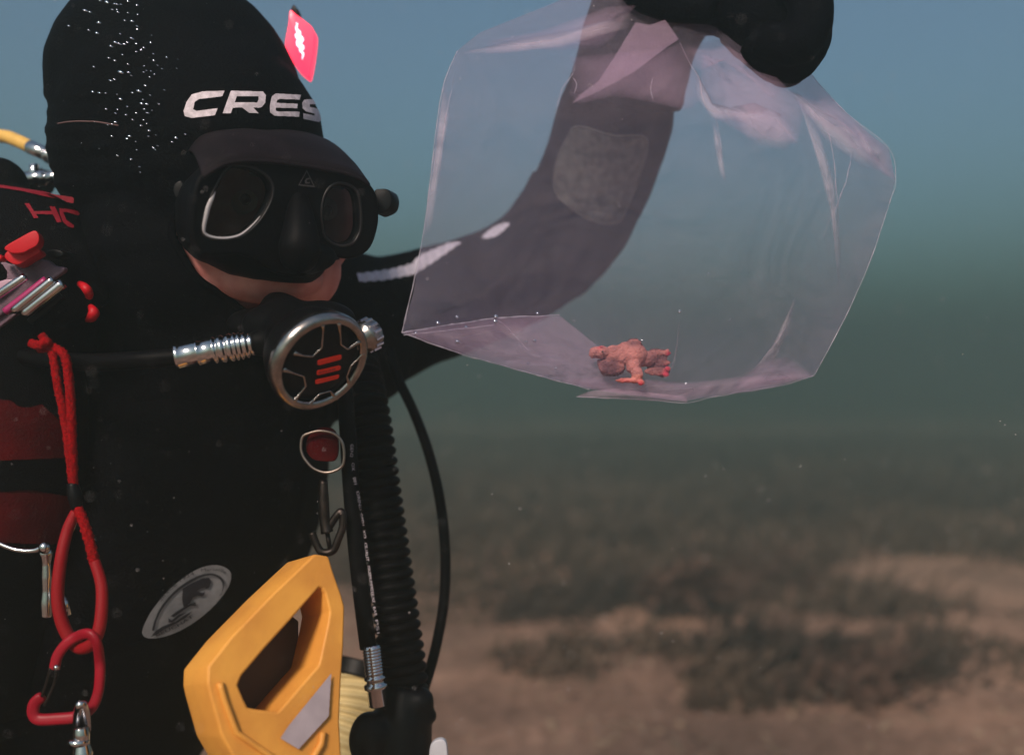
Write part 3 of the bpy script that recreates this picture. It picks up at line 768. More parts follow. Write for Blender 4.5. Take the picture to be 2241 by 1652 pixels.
obj('hose_joint', tube(spline([hb_ - hd * .002, P(590, 748, .692), P(630, 752, .690)], 8), lerp_list([.0075, .011, .016], 8), 20), RUB, reg)

# ------------------------------------------------------------------ buoyancy vest
vest = thing('buoyancy_vest', P(20, 560, .80), 'black buoyancy vest with dark red trim and panels on the diver\'s shoulder', 'vest')
vest_me = remesh([tube(spline([P(-160, 570, .84), P(-20, 540, .80), P(90, 545, .775), P(150, 570, .775)], 16), lerp_list([.062, .048, .044, .032], 16), 24), ellipsoid(P(-10, 408, .80), ((.026, 0, 0), (0, .026, 0), (0, 0, .023))),
                  tube(spline([P(-120, 620, .80), P(20, 620, .77), P(130, 640, .765), P(170, 690, .77)], 16), lerp_list([.060, .060, .050, .040], 16), 24),
                  tube(spline([P(-80, 640, .77), P(10, 820, .765), P(40, 1000, .76), P(0, 1200, .765), P(-70, 1500, .78)], 24), lerp_list([.062, .056, .050, .056, .062], 24), 24)], .0045, 6)
shift(vest_me, lambda p: .0022 * nz(p.x * 22, p.y * 22, p.z * 22))
VEST = mat('vest_fabric', (0.0018, 0.0014, 0.0018), 0.8, spec=0.04, noise_amt=0.4, noise_scale=40, bump=0.5, bump_scale=800)
shell = obj_me('shell', vest_me, VEST, vest); vest_bvh = bvh_of(vest_me)
ov = onto(vest_bvh, .0012, .76)
both = BVHTree.FromPolygons([v.co.copy() for v in vest_me.vertices] + [v.co.copy() for v in suit_me.vertices], [tuple(p.vertices) for p in vest_me.polygons] + [tuple(i + len(vest_me.vertices) for i in p.vertices) for p in suit_me.polygons])
ob = onto(both, .0014, .78)
zl = lambda pts: Z(pts, 420 * .56025 / 1262, 0, 450 * .56025)
decal('piping', [zl([(0, 835), (180, 862), (420, 900), (700, 940), (850, 962), (868, 985), (860, 1035), (780, 1020), (500, 965), (250, 905), (0, 868)])], ov, REDPRINT, vest, 1.0)
for polys in ([[(290, 1050), (345, 1050), (400, 1140), (455, 1218), (400, 1225), (360, 1150)], [(395, 1140), (600, 1140), (620, 1180), (415, 1172)], [(580, 1085), (640, 1088), (690, 1190), (718, 1270), (665, 1272), (620, 1180)]],
              [[(690, 1108), (780, 1115), (910, 1140), (930, 1170), (905, 1190), (770, 1150), (735, 1150), (770, 1240), (860, 1305), (852, 1338), (790, 1322), (730, 1260), (700, 1180)]]):
    decal('lettering', [zl(q) for q in polys], ov, REDPRINT, vest, .8)
zc = lambda pts: Z(pts, 1000 * .56025 / 2065, 0, 1100 * .56025)
decal('pocket_panel', [zc([(0, 950), (90, 960), (150, 1010), (230, 1018), (330, 990), (480, 1130), (545, 1330), (540, 1420), (0, 1440)])], ob, REDFAB, vest, 1.6)
decal('pocket_panel', [[(0, 1076), (60, 1070), (150, 1086), (160, 1115), (150, 1180), (112, 1190), (0, 1186)]], ob, REDFAB, vest, 1.6)
for q in ([(0, 1010), (170, 1004), (176, 1066), (0, 1072)],):
    decal('waist_strap', [q], onto(both, .003, .78), VEST, vest, 2.0)
# chest ring with red lining near the regulator
def ring_tube(pts, d, r): return tube(spline([P(u, v, d) for u, v in pts], 40), r, 10)
z7 = lambda pts: Z(pts, 450 * .56025 / 1239, 1050 * .56025, 1650 * .56025)
cr = thing('chest_ring', P(700, 985, .765), 'thin steel chest ring with dark red lining below the regulator', 'ring')
obj('ring', tube(spline([P(u, v, .752) for u, v in z7([(420, 120), (360, 160), (345, 260), (360, 340), (400, 410), (480, 492), (600, 537), (720, 515), (800, 440), (800, 250), (720, 130), (560, 90)])], 60, True), .0011, 10, closed=True), mat('tarnished_ring', (.30, .25, .22), .4, metal=1.0), cr)
prism([P(u, v, .758) for u, v in z7(smooth2([(420, 160), (540, 60), (700, 80), (750, 250), (720, 400), (620, 420), (480, 400), (400, 300)], 30))], (0, .004, 0), .001, 'lining', REDFAB, cr)
sh = thing('snap_hook', P(715, 1140, .77), 'dull snap hook hanging between the torso and the corrugated hose', 'hook')
DULL = mat('dull_metal', (.06, .048, .044), .45, metal=1.0, noise_amt=.5, noise_scale=120)
obj('body', tube(spline([P(708, 1050, .765), P(708, 1090, .765), P(711, 1140, .765), P(716, 1165, .765)], 12), lerp_list([.003, .0042, .0040, .005], 12), 12), DULL, sh)
obj('hook', tube(spline([P(u, v, .766) for u, v in ((716, 1160), (735, 1130), (748, 1120), (750, 1150), (740, 1180), (728, 1205), (705, 1208), (692, 1190), (683, 1165))], 40), .0030, 10), DULL, sh)
obj('gate', tube([P(716, 1165, .768), P(722, 1200, .768)], .0018, 8), DULL, sh)

# ------------------------------------------------------------------ left-hand gear
z2 = lambda pts: Z(pts, 420 * .56025 / 1388, 0, 850 * .56025)
clip = thing('release_clip', P(45, 540, .69), 'bright red plastic release clip on the vest\'s shoulder strap', 'clip')
ctop = smooth2([(60, 380), (250, 262), (430, 170), (490, 205), (505, 280), (470, 360), (380, 410), (300, 450), (180, 460), (110, 440)], 40)
prism([P(u, v, .690) for u, v in z2(ctop)], (-.002, .012, -.001), .003, 'tongue', REDP, clip)
cbot = smooth2([(110, 430), (300, 440), (440, 375), (515, 440), (380, 525), (250, 600), (150, 590), (60, 510)], 40)
prism([P(u, v, .697) for u, v in z2(cbot)], (-.002, .014, -.001), .003, 'base', REDP, clip)
prism([P(u, v, .694) for u, v in z2([(-60, 470), (0, 470), (40, 520), (0, 560), (-60, 550)])], (-.002, .012, 0), .002, 'prong', REDP, clip)
buck = thing('strap_buckle', P(40, 640, .70), 'mauve webbing strap with bright metal buckle bars under the red clip', 'buckle')
prism([P(u, v, .712) for u, v in z2([(-80, 560), (60, 560), (150, 600), (330, 560), (480, 520), (640, 560), (700, 620), (845, 640), (830, 700), (690, 790), (540, 830), (60, 1225), (-80, 1330)])], (0, .006, 0), .002, 'webbing', PURP, buck)
prism([P(u, v, .716) for u, v in z2([(-80, 1240), (60, 1230), (230, 1240), (0, 1410), (-80, 1480)])], (0, .005, 0), .001, 'webbing', PURP, buck)
MAG = mat('magenta_plastic', (.34, .02, .12), .35, spec=.5)
def rod(a, b_, d, r, m, nm): obj(nm, tube(spline([P(*z2([a])[0], d), P(*z2([((a[0] + b_[0]) / 2, (a[1] + b_[1]) / 2)])[0], d - .001), P(*z2([b_])[0], d)], 10), r, 14), m, buck)
rod((70, 1215), (600, 800), .705, .0028, MAG, 'bar')
rod((180, 1205), (690, 795), .701, .0030, STEEL, 'bar')
rod((315, 1245), (815, 845), .703, .0036, STEEL, 'bar')
rod((390, 1345), (800, 1010), .712, .0026, PLAS, 'bar')
rod((-40, 1010), (330, 760), .700, .0030, STEEL, 'bar')
prism([P(u, v, .707) for u, v in z2([(-80, 840), (60, 800), (230, 790), (0, 1000), (-80, 1060)])], (0, .004, 0), .001, 'plate', mat('pale_mauve_plastic', (.42, .25, .33), .35, spec=.5), buck)
block('slider', z2(smooth2([(590, 440), (700, 412), (800, 440), (800, 490), (690, 520), (610, 500)], 24)), .712, .01, PLAS, buck, .002)
pull = thing('pull_cord', P(185, 640, .73), 'short red pull cord showing in two bits beside the mauve strap', 'cord')
obj('cord', tube(spline([P(*z2([q])[0], dd) for q, dd in (((950, 800), .760), ((1000, 840), .735), ((1085, 890), .722), ((1140, 960), .722), ((1150, 1020), .735), ((1120, 1090), .758))], 24), lerp_list([.0012, .0022, .0034, .0030, .0014], 24), 12), REDP, pull)
obj('cord', tube(spline([P(*z2([q])[0], dd) for q, dd in (((1150, 1120), .752), ((1185, 1170), .728), ((1210, 1230), .724), ((1180, 1290), .730), ((1120, 1330), .755))], 24), lerp_list([.0012, .0026, .0042, .0036, .0012], 24), 12), REDP, pull)

# doubled red lanyard with a knot
lan = thing('lanyard_cord', P(85, 748, .69), 'doubled red braided lanyard knotted on the vest and hanging down', 'cord')
def braid(path, r, n=120, seg=12, tw=9.0):
    pts = spline(path, n); V, F = tube(pts, r, seg)
    for i in range(n):
        for k in range(seg):
            j = i * seg + k; d = (V[j] - pts[i]); V[j] = pts[i] + d * (1 + .16 * math.sin(i * .9) * math.sin(k * math.pi * 2 / 3) + .10 * math.sin(k * 2.1 + i * 1.3))
    return V, F
obj('strand', braid([P(92, 755, .692), P(108, 762, .688), P(117, 782, .686), P(127, 847, .686), P(136, 888, .686), P(147, 955, .687), P(157, 1037, .689), P(160, 1062, .690)], .0028), REDCORD, lan)
obj('strand', braid([P(96, 752, .690), P(126, 765, .685), P(143, 782, .683), P(151, 833, .684), P(155, 888, .685), P(158, 969, .687), P(161, 1064, .690)], .0030), REDCORD, lan)
obj('knot', braid([P(70, 752, .692), P(88, 756, .684), P(102, 748, .682), P(104, 760, .690), P(86, 762, .694)], .0032, 40), REDCORD, lan)
obj('loose_end', braid([P(92, 754, .690), P(97, 742, .686), P(90, 733, .686)], .0028, 24), REDCORD, lan)
obj('toggle', tube(spline([P(158, 1056, .690), P(164, 1085, .690), P(169, 1114, .690)], 8), lerp_list([.0035, .005, .0035], 8), 12), PLAS, lan)
obj('braided_tail', braid([P(169, 1110, .690), P(182, 1140, .686), P(196, 1185, .684), P(207, 1232, .683)], .0034, 50), REDCORD, lan)
# smooth red sleeve loop
loop = thing('sleeve_loop', P(175, 1415, .68), 'smooth red tube loop linking the lanyard to the red carabiner', 'loop')
obj('tube', tube(spline([P(*q) for q in ((166, 1120, .692), (148, 1160, .690), (134, 1220, .686), (126, 1300, .684), (134, 1355, .684), (152, 1395, .684), (172, 1416, .682), (196, 1412, .676), (214, 1385, .674), (222, 1340, .676), (222, 1280, .680), (207, 1228, .683))], 80), [.0036 + .0008 * math.sin(min(i, 79 - i) / 79 * 3.14) for i in range(80)], 16), REDTUBE, loop)
# red carabiner with a wire gate
z3 = lambda pts: Z(pts, 1000 * .56025 / 1575, 0, 1900 * .56025)
car = thing('carabiner', P(150, 1560, .68), 'red carabiner with a thin wire gate hanging from the red loop', 'carabiner')
cp = z3([(335, 1120), (355, 1040), (410, 965), (480, 920), (550, 905), (595, 960), (612, 1060), (615, 1160), (600, 1280), (555, 1370), (470, 1415), (350, 1428), (240, 1430), (205, 1390), (215, 1330), (262, 1288)])
cpts = spline([P(u, v, .676 if i not in (4, 5) else .670) for i, (u, v) in enumerate(cp)], 90)
cr_ = [.0040 if 58 < i < 88 else .0036 for i in range(90)]
V, F = tube(cpts, cr_, 14, flat=.8)
for i in range(90):
    for k in range(14):     # the groove along the rod
        a = 2 * math.pi * k / 14
        if abs(math.cos(a)) < .3: V[i * 14 + k] = cpts[i].lerp(V[i * 14 + k], .86)
obj('frame', (V, F), CARA, car)
gw = [P(*q, .674) for q in z3([(310, 1115), (285, 1200), (258, 1290)])]; gv = [P(*q, .672) for q in z3([(350, 1110), (335, 1200), (300, 1290), (270, 1345)])]
obj('gate_wire', tube(spline(gw, 12), .0009, 8), DULL, car); obj('gate_wire', tube(spline(gv, 12), .0009, 8), DULL, car)
obj('gate_pivot', ellipsoid(P(*z3([(348, 1112)])[0], .669), ((.002, 0, 0), (0, .002, 0), (0, 0, .002)), 12, 8), STEEL, car)
# steel bolt snaps
def bolt_snap(path, d, label, rs):
    q = spline([P(u, v, d) for u, v in path], 40)
    t = thing('bolt_snap', q[-1], label, 'bolt snap', 'steel bolt snaps on the vest')
    obj('shaft', tube(q, lerp_list(rs, 40), 18), STEEL, t)
    return t
s1_ = bolt_snap(z3([(500, 1480), (505, 1560), (512, 1660), (515, 1760)]), .672, 'steel bolt snap hanging from the red carabiner', [.0045, .0055, .0048, .0066, .0052, .0070])
obj('eye', tube(spline([P(*q, dd) for q, dd in zip(z3([(470, 1500), (478, 1400), (490, 1345), (512, 1345), (528, 1400), (535, 1500)]), (.682, .668, .662, .664, .672, .684))], 30), .0030, 12), STEEL, s1_)
obj('collar', lathe([(.0055, 0), (.0072, .001), (.0072, .004), (.0055, .005)], P(*z3([(485, 1570)])[0], .672) - Vector((0, 0, .002)), (0.02, 0, 1), 24), STEEL, s1_)
s2_ = bolt_snap(z3([(282, 380), (285, 440), (288, 560), (288, 680), (285, 800)]), .716, 'steel bolt snap hanging behind the red tube loop', [.0042, .0052, .0034, .0040, .0036, .0046, .0040])
obj('thumb_bolt', tube([P(*q, .711) for q in z3([(385, 660), (420, 790)])], .0026, 10), STEEL, s2_)
obj('swivel', ellipsoid(P(*z3([(275, 375)])[0], .711), ((.0042, 0, 0), (0, .0042, 0), (0, 0, .0046)), 16, 10), STEEL, s2_)
dr = thing('shoulder_ring', P(30, 1195, .71), 'curved steel ring on the dark red panel at the picture\'s left edge', 'ring')
obj('ring', tube(spline([P(*q, .712) for q in z3([(-150, 100), (-120, 250), (-40, 330), (60, 378), (140, 395), (215, 393), (262, 370)])], 40), .0020, 12), STEEL, dr)
obj('ring', tube(spline([P(*q, .708) for q in z3([(465, 205), (450, 250), (425, 295)])], 12), .0018, 10), STEEL, dr)

# yellow hose, its fittings, and the tank valve behind the shoulder
yh = thing('yellow_hose', P(0, 300, .90), 'yellow rubber hose with a metal end fitting behind the shoulder', 'hose')
obj('hose', tube(spline([P(-260, 330, .95), P(-120, 290, .92), P(0, 298, .90), P(34, 307, .89), P(66, 322, .885)], 40), .0058, 18), YELH, yh)
fa, fb = P(64, 321, .885), P(142, 356, .865); fd = (fb - fa).normalized(); FL = (fb - fa).length
obj('fitting', lathe([(r, t * FL) for t, r in ((0, .0052), (.04, .0062), (.45, .0060), (.46, .0050), (.52, .0050), (.54, .0068), (.62, .0072), (.64, .0054), (.70, .0054), (.72, .0070), (.95, .0072), (1, .0060))], fa, fd, 24), STEEL, yh)
tank = thing('air_tank', P(-40, 800, 1.12), 'dark air tank with a bright metal valve bar behind the shoulder', 'tank')
ta = P(-20, 410, .93)
obj('cylinder', lathe([(.02, .0), (.05, -.03), (.078, -.075), (.085, -.12), (.085, -.52), (.075, -.55), (.03, -.56)], P(-60, 430, 1.06), Vector((.25, -.15, .95)), 40), PLAS, tank)
va, vb_ = P(52, 391, .855), P(147, 388, .850); vd = (vb_ - va).normalized(); VL = (vb_ - va).length
obj('valve_bar', lathe([(r, t * VL) for t, r in ((0, .003), (.03, .0060), (.50, .0062), (.52, .0045), (.56, .0045), (.58, .0062), (.83, .0062), (.86, .0040), (1, .0025))], va, vd, 24), STEEL, tank)
obj('valve_stem', lathe([(.0030, -.006), (.0040, -.002), (.0040, .006), (.002, .007)], P(75, 376, .853), (0, 0, 1), 16), STEEL, tank)
obj('valve_neck', tube([P(90, 398, .862), P(60, 430, .90), P(-20, 440, .98)], .012, 14), PLAS, tank)

# ------------------------------------------------------------------ hoses on the right of the torso
inf = thing('inflator_hose', P(860, 1640, .80), 'thick black corrugated inflator hose hanging down to its black mouthpiece', 'hose')
path = spline([P(775, 770, .86), P(797, 870, .835), P(812, 960, .825), P(828, 1080, .82), P(848, 1220, .815), P(868, 1360, .81), P(884, 1480, .805), P(888, 1560, .80)], 760)
L = [0]
for a, b_ in zip(path, path[1:]): L.append(L[-1] + (b_ - a).length)
rad = []
for l in L:
    ph = (l / .0083) % 1.0; rad.append(.0150 + .0042 * max(0, math.sin(ph * math.pi)) ** .6)
obj('corrugated_tube', tube(path, rad, 28), RUB, inf)
iz = lambda pts: Z(pts, 1300 * .56025 / 2241, 500 * .56025, 2000 * .56025)
ib = remesh([tube(spline([P(890, 1500, .80), P(880, 1570, .795), P(868, 1680, .79), P(858, 1800, .785)], 16), lerp_list([.017, .024, .028, .026], 16), 24),
             ellipsoid(P(808, 1618, .775), ((.016, 0, 0), (0, .016, 0), (0, 0, .022))), ball(918, 1535, .79, .012), ball(926, 1566, .79, .010, (1.2, 1, .6))], .003, 4)
obj_me('inflator_body', ib, PLAS, inf)
prism([P(u, v, .772) for u, v in smooth2([(940, 1640), (950, 1622), (968, 1618), (978, 1632), (976, 1680), (942, 1690)], 24)], (0, .006, 0), .001, 'white_button', mat('white_button', (.5, .5, .56), .5), inf)
lp = thing('pressure_hose', P(808, 1410, .775), 'smooth black pressure hose with small white print and a metal coupling', 'hose')
lpath = spline([P(752, 820, .80), P(760, 930, .79), P(768, 1060, .785), P(778, 1180, .78), P(791, 1300, .777), P(806, 1418, .775)], 60)
obj('hose', tube(lpath, .0066, 18), RUB, lp)
lpm = bpy.data.meshes.new('q'); V, F = tube(lpath, .0066, 18); lb = BVHTree.FromPolygons(V, F)
for txt, a, b_ in (('GEN2', (767, 972), (766, 1000)), ('OX', (769, 1013), (770, 1030)), ('001', (772, 1045), (775, 1060)), ('ORIND', (779, 1075), (786, 1117)), ('OPEN', (787, 1124), (792, 1150)), ('XO', (793, 1160), (796, 1178)),
                   ('QUALIT', (797, 1188), (802, 1228)), ('MAXIMUMPRESSURE', (804, 1238), (815, 1318)), ('BAR', (816, 1328), (820, 1348)), ('PSI', (821, 1356), (825, 1386))):
    try: arc_text(txt, [a, ((a[0] + b_[0]) / 2, (a[1] + b_[1]) / 2), b_], 8.5, onto(lb, .0004, .772), PRINT, lp, 'printing')
    except Exception: pass
ca, cb_ = P(813, 1412, .7735), P(828, 1545, .771); cd = (cb_ - ca).normalized(); CL = (cb_ - ca).length
prof = [(0, .0070)]
for k in range(9): prof += [(.03 + .05 * k, .0066), (.04 + .05 * k, .0074), (.055 + .05 * k, .0074), (.065 + .05 * k, .0066)]
prof += [(.50, .0068), (.52, .0085), (.55, .0085), (.57, .0070), (.62, .0070), (.64, .0092), (.70, .0092), (.72, .0074), (.98, .0074), (1, .0060)]
obj('coupling', lathe([(r, t * CL) for t, r in prof], ca, cd, 28), STEEL, lp)
gh = thing('thin_hose', P(940, 1480, .84), 'thin black hose bowing outward to the right of the corrugated hose', 'hose')
obj('hose', tube(spline([P(850, 760, .90), P(872, 830, .88), P(905, 900, .87), P(938, 990, .86), P(962, 1090, .855), P(974, 1200, .85), P(972, 1310, .845), P(955, 1410, .84), P(930, 1500, .83), P(900, 1580, .81)], 80), .0044, 16), RUB, gh)

# ------------------------------------------------------------------ yellow carrying handle, cream bellows
HN = Vector((.58, -.76, .26)).normalized(); HO = P(620, 1420, .655)
hnd = thing('carry_handle', P(560, 1660, .66), 'chunky yellow plastic carrying handle with a pale label in front of the torso', 'handle')
ho = iz([(1255, 300), (1335, 312), (1368, 420), (1418, 560), (1440, 640), (1432, 900), (1416, 1120), (1404, 1400), (1420, 1700), (1440, 1900), (900, 1900), (720, 1640), (640, 1500), (560, 1220), (545, 1150), (548, 1045), (700, 850), (980, 560), (1180, 370)])
hh = iz([(1275, 492), (1310, 500), (1335, 540), (1366, 670), (1352, 760), (1292, 1035), (1200, 1140), (1010, 1362), (840, 1342), (790, 1330), (760, 1270), (716, 1165), (745, 1092), (900, 910), (1100, 690)])
def rounded(poly, n): 
    out = []
    k = len(poly)
    for i in range(k):
        a, b_, c = poly[i - 1], poly[i], poly[(i + 1) % k]
        for t in (.0, .5, 1.0):
            p = (b_[0] + (a[0] - b_[0]) * n * (1 - t) , b_[1] + (a[1] - b_[1]) * n * (1 - t)); q = (b_[0] + (c[0] - b_[0]) * n * t, b_[1] + (c[1] - b_[1]) * n * t)
            out.append((p[0] * (1 - t) + q[0] * t, p[1] * (1 - t) + q[1] * t))
    return out
fr_ = plate('grip_frame', rounded(ho, .09), [rounded(hh, .10)], HO, HN, .042, .0016, YEL, hnd)
decal('label_plate', [iz([(1350, 1085), (1332, 1372), (1130, 1592), (1008, 1520), (1060, 1440)])], plane_fn(HO, HN, .0042), LAB, hnd, 1.0)
for q in ([(605, 1150), (640, 1270), (718, 1480), (860, 1580), (980, 1660)],):
    obj('moulded_ridge', tube([on_plane(u, v, HO, HN) + HN * .0030 for u, v in iz(dense(q, 3))], .0020, 10), YEL, hnd)
obj('moulded_ridge', tube([on_plane(u, v, HO, HN) + HN * .0028 for u, v in iz(dense([(1300, 1480), (1290, 1560), (1230, 1660)], 3))], .0022, 10), YEL, hnd)
back = [on_plane(u, v, HO, HN) - HN * .0425 for u, v in iz([(1150, 560), (1330, 700), (1330, 1200), (1180, 1500), (760, 1420), (700, 1180)])]
prism(back, -HN * .012, .001, 'case_wall', mat('dark_brown_plastic', (.045, .018, .007), .6), hnd)
cb2 = thing('ribbed_bellows', P(790, 1660, .80), 'cream ribbed rubber bellows showing between the yellow handle and inflator', 'bellows')
path = spline([P(790, 1475, .90), P(775, 1560, .885), P(745, 1650, .87), P(700, 1800, .86)], 260)
obj('bellows', tube(path, [.030 + .0016 * math.sin(i * 6.283 * 14 / 260) for i in range(260)], 36), CREAM, cb2)
obj('end_collar', tube(spline([P(798, 1450, .905), P(788, 1485, .90)], 6), .034, 30), PLAS, cb2)

# ------------------------------------------------------------------ red reflecting tag behind the hood, made to glow by emission
zk = lambda pts: Z(pts, 200 * .56025 / 1032, 1080 * .56025, 0)
mk_ = thing('red_tag', P(655, 170, .86), 'red reflecting tag, glow added, with a pale coiled element behind the hood', 'light')
mo = smooth2([(275, 215), (400, 300), (560, 420), (700, 540), (770, 680), (762, 850), (735, 1080), (700, 1300), (640, 1550), (560, 1520), (430, 1400), (320, 1240), (200, 1060), (175, 920), (200, 700), (245, 480)], 60)
RL = bpy.data.materials.new('red_tag_glow'); RL.use_nodes = True; b_ = RL.node_tree.nodes['Principled BSDF']
b_.inputs['Base Color'].default_value = (.8, .02, .05, 1); b_.inputs['Emission Color'].default_value = (1.0, .030, .085, 1); b_.inputs['Emission Strength'].default_value = 1.25; b_.inputs['Roughness'].default_value = .3  # the tag only reflects; its brightness is put in as emission
WL = bpy.data.materials.new('script_glow'); WL.use_nodes = True; b_ = WL.node_tree.nodes['Principled BSDF']
b_.inputs['Base Color'].default_value = (.9, .7, .7, 1); b_.inputs['Emission Color'].default_value = (1.0, .50, .60, 1); b_.inputs['Emission Strength'].default_value = 2.4  # white script on the tag, given an added glow too
prism([P(u, v, .852) for u, v in zk(mo)], (0, .014, 0), .003, 'lens', RL, mk_)  # body of the tag, glowing although it is no lamp
cz0, cz1 = P(*zk([(400, 470)])[0], .8510), P(*zk([(540, 1190)])[0], .8510)
script_path = [cz0.lerp(cz1, i / 79) + Vector((.0024 * math.sin(i / 79 * 30.0) * (.2 + .3 * math.sin(math.pi * i / 79)), -.0004 + .0004 * math.cos(i / 79 * 30.0), .0005 * math.sin(i / 79 * 17))) for i in range(80)]
obj('squiggle', tube(script_path, [.0004 + .0019 * math.sin(math.pi * i / 79) ** 2 for i in range(80)], 8), WL, mk_)
prism([P(u, v, .856) for u, v in zk([(285, 200), (310, 120), (350, 90), (440, 200), (470, 310), (430, 330)])], (0, .010, 0), .001, 'cap', PLAS, mk_)
obj('mount', tube([P(640, 120, .868), P(610, 170, .862), P(560, 200, .85)], .006, 12), PLAS, mk_)

# ------------------------------------------------------------------ the clear bag
def film(name, alpha, col, gloss=1.35, rough=.12, back=.5):
    m = bpy.data.materials.new(name); m.use_nodes = True; nt = m.node_tree; nt.nodes.clear(); L = nt.links.new
    out = nt.nodes.new('ShaderNodeOutputMaterial'); tr = nt.nodes.new('ShaderNodeBsdfTransparent'); tr.inputs[0].default_value = (.985, .975, .99, 1)
    di = nt.nodes.new('ShaderNodeBsdfDiffuse'); di.inputs[0].default_value = (*col, 1)
    tl = nt.nodes.new('ShaderNodeBsdfTranslucent'); tl.inputs[0].default_value = (*col, 1)
    mx = nt.nodes.new('ShaderNodeMixShader'); mx.inputs[0].default_value = back; L(di.outputs[0], mx.inputs[1]); L(tl.outputs[0], mx.inputs[2])
    tc = nt.nodes.new('ShaderNodeTexCoord'); no = nt.nodes.new('ShaderNodeTexNoise'); no.inputs['Scale'].default_value = 9; no.inputs['Detail'].default_value = 6
    L(tc.outputs['Object'], no.inputs['Vector'])
    mr = nt.nodes.new('ShaderNodeMapRange'); mr.inputs[1].default_value = .3; mr.inputs[2].default_value = .75; mr.inputs[3].default_value = alpha * .75; mr.inputs[4].default_value = alpha * 1.3
    L(no.outputs['Fac'], mr.inputs[0])
    at = nt.nodes.new('ShaderNodeAttribute'); at.attribute_name = 'layer'; mu = nt.nodes.new('ShaderNodeMath'); mu.operation = 'MULTIPLY'; L(mr.outputs[0], mu.inputs[0]); L(at.outputs['Fac'], mu.inputs[1])
    m1 = nt.nodes.new('ShaderNodeMixShader'); L(mu.outputs[0], m1.inputs[0]); L(tr.outputs[0], m1.inputs[1]); L(mx.outputs[0], m1.inputs[2])
    fz = nt.nodes.new('ShaderNodeFresnel'); fz.inputs[0].default_value = gloss
    gl = nt.nodes.new('ShaderNodeBsdfGlossy'); gl.inputs['Roughness'].default_value = rough
    bp = nt.nodes.new('ShaderNodeBump'); bp.inputs['Strength'].default_value = .12; bp.inputs['Distance'].default_value = .004
    n2 = nt.nodes.new('ShaderNodeTexNoise'); n2.inputs['Scale'].default_value = 26; n2.inputs['Detail'].default_value = 2; L(tc.outputs['Object'], n2.inputs['Vector']); L(n2.outputs['Fac'], bp.inputs['Height'])
    L(bp.outputs[0], gl.inputs['Normal']); L(bp.outputs[0], fz.inputs['Normal'])
    fm = nt.nodes.new('ShaderNodeMath'); fm.operation = 'MULTIPLY'; fm.inputs[1].default_value = .30; L(fz.outputs[0], fm.inputs[0])
    n3 = nt.nodes.new('ShaderNodeTexNoise'); n3.inputs['Scale'].default_value = 11; n3.inputs['Detail'].default_value = 4; n3.inputs['Distortion'].default_value = 1.2; L(tc.outputs['Object'], n3.inputs['Vector'])
    sb = nt.nodes.new('ShaderNodeMath'); sb.operation = 'SUBTRACT'; sb.inputs[1].default_value = .5; L(n3.outputs['Fac'], sb.inputs[0])
    ab = nt.nodes.new('ShaderNodeMath'); ab.operation = 'ABSOLUTE'; L(sb.outputs[0], ab.inputs[0])
    b2 = nt.nodes.new('ShaderNodeBump'); b2.inputs['Strength'].default_value = .9; b2.inputs['Distance'].default_value = .03; b2.invert = True; L(ab.outputs[0], b2.inputs['Height'])
    L(b2.outputs[0], di.inputs['Normal']); L(b2.outputs[0], tl.inputs['Normal'])
    m2 = nt.nodes.new('ShaderNodeMixShader'); L(fm.outputs[0], m2.inputs[0]); L(m1.outputs[0], m2.inputs[1]); L(gl.outputs[0], m2.inputs[2])
    L(m2.outputs[0], out.inputs[0]); return m
FILM = film('clear_film', .155, (.86, .79, 1.0), 1.05, .22, .80)
FILM2 = film('folded_film', .23, (.95, .66, .88), 1.035, .22)
FILM4 = film('film_crease', .30, (.92, .82, .94), 1.15)
FILM3 = film('film_edge', .42, (.90, .84, .95), 1.2)
bag = thing('plastic_bag', P(1420, 860, .70), 'clear plastic bag held by its neck with a pink fish inside', 'bag')
OUT = [(880, 728), (905, 640), (925, 520), (940, 400), (955, 280), (972, 182), (1000, 112), (1050, 72), (1110, 48), (1210, 8), (1290, -25), (1400, -40), (1500, -45), (1600, -20), (1700, 90), (1770, 153), (1805, 200), (1850, 245), (1900, 290), (1945, 325), (1960, 395), (1945, 450), (1905, 570), (1852, 690), (1782, 822), (1700, 845), (1640, 856), (1590, 862), (1500, 878), (1430, 872), (1360, 862), (1290, 852), (1200, 828), (1100, 800), (1000, 772)]
CREASE = [((1770, 160), (1955, 392), .006), ((1730, 196), (1950, 395), .005), ((1770, 215), (1828, 430), .005), ((1828, 430), (1835, 640), .004), ((1500, 110), (1545, 225), .007), ((1545, 225), (1650, 256), .006),
          ((1690, 240), (1760, 330), .006), ((1010, 116), (1220, 85), .006), ((1220, 85), (1380, 40), .005), ((1480, 80), (1250, 228), .004), ((1480, 80), (1620, 330), .003), ((1480, 80), (1300, 420), .003), ((1480, 80), (1080, 330), .002),
          ((1085, 697), (1215, 805), .005), ((1782, 822), (1640, 700), .004), ((960, 395), (1000, 160), .003), ((1490, 700), (1450, 780), .003)]
def seg_d(u, v, a, b):
    ax, ay = a; bx, by = b; l2 = (bx - ax) ** 2 + (by - ay) ** 2
    t = max(0, min(1, ((u - ax) * (bx - ax) + (v - ay) * (by - ay)) / l2))
    return math.hypot(u - ax - t * (bx - ax), v - ay - t * (by - ay)), t
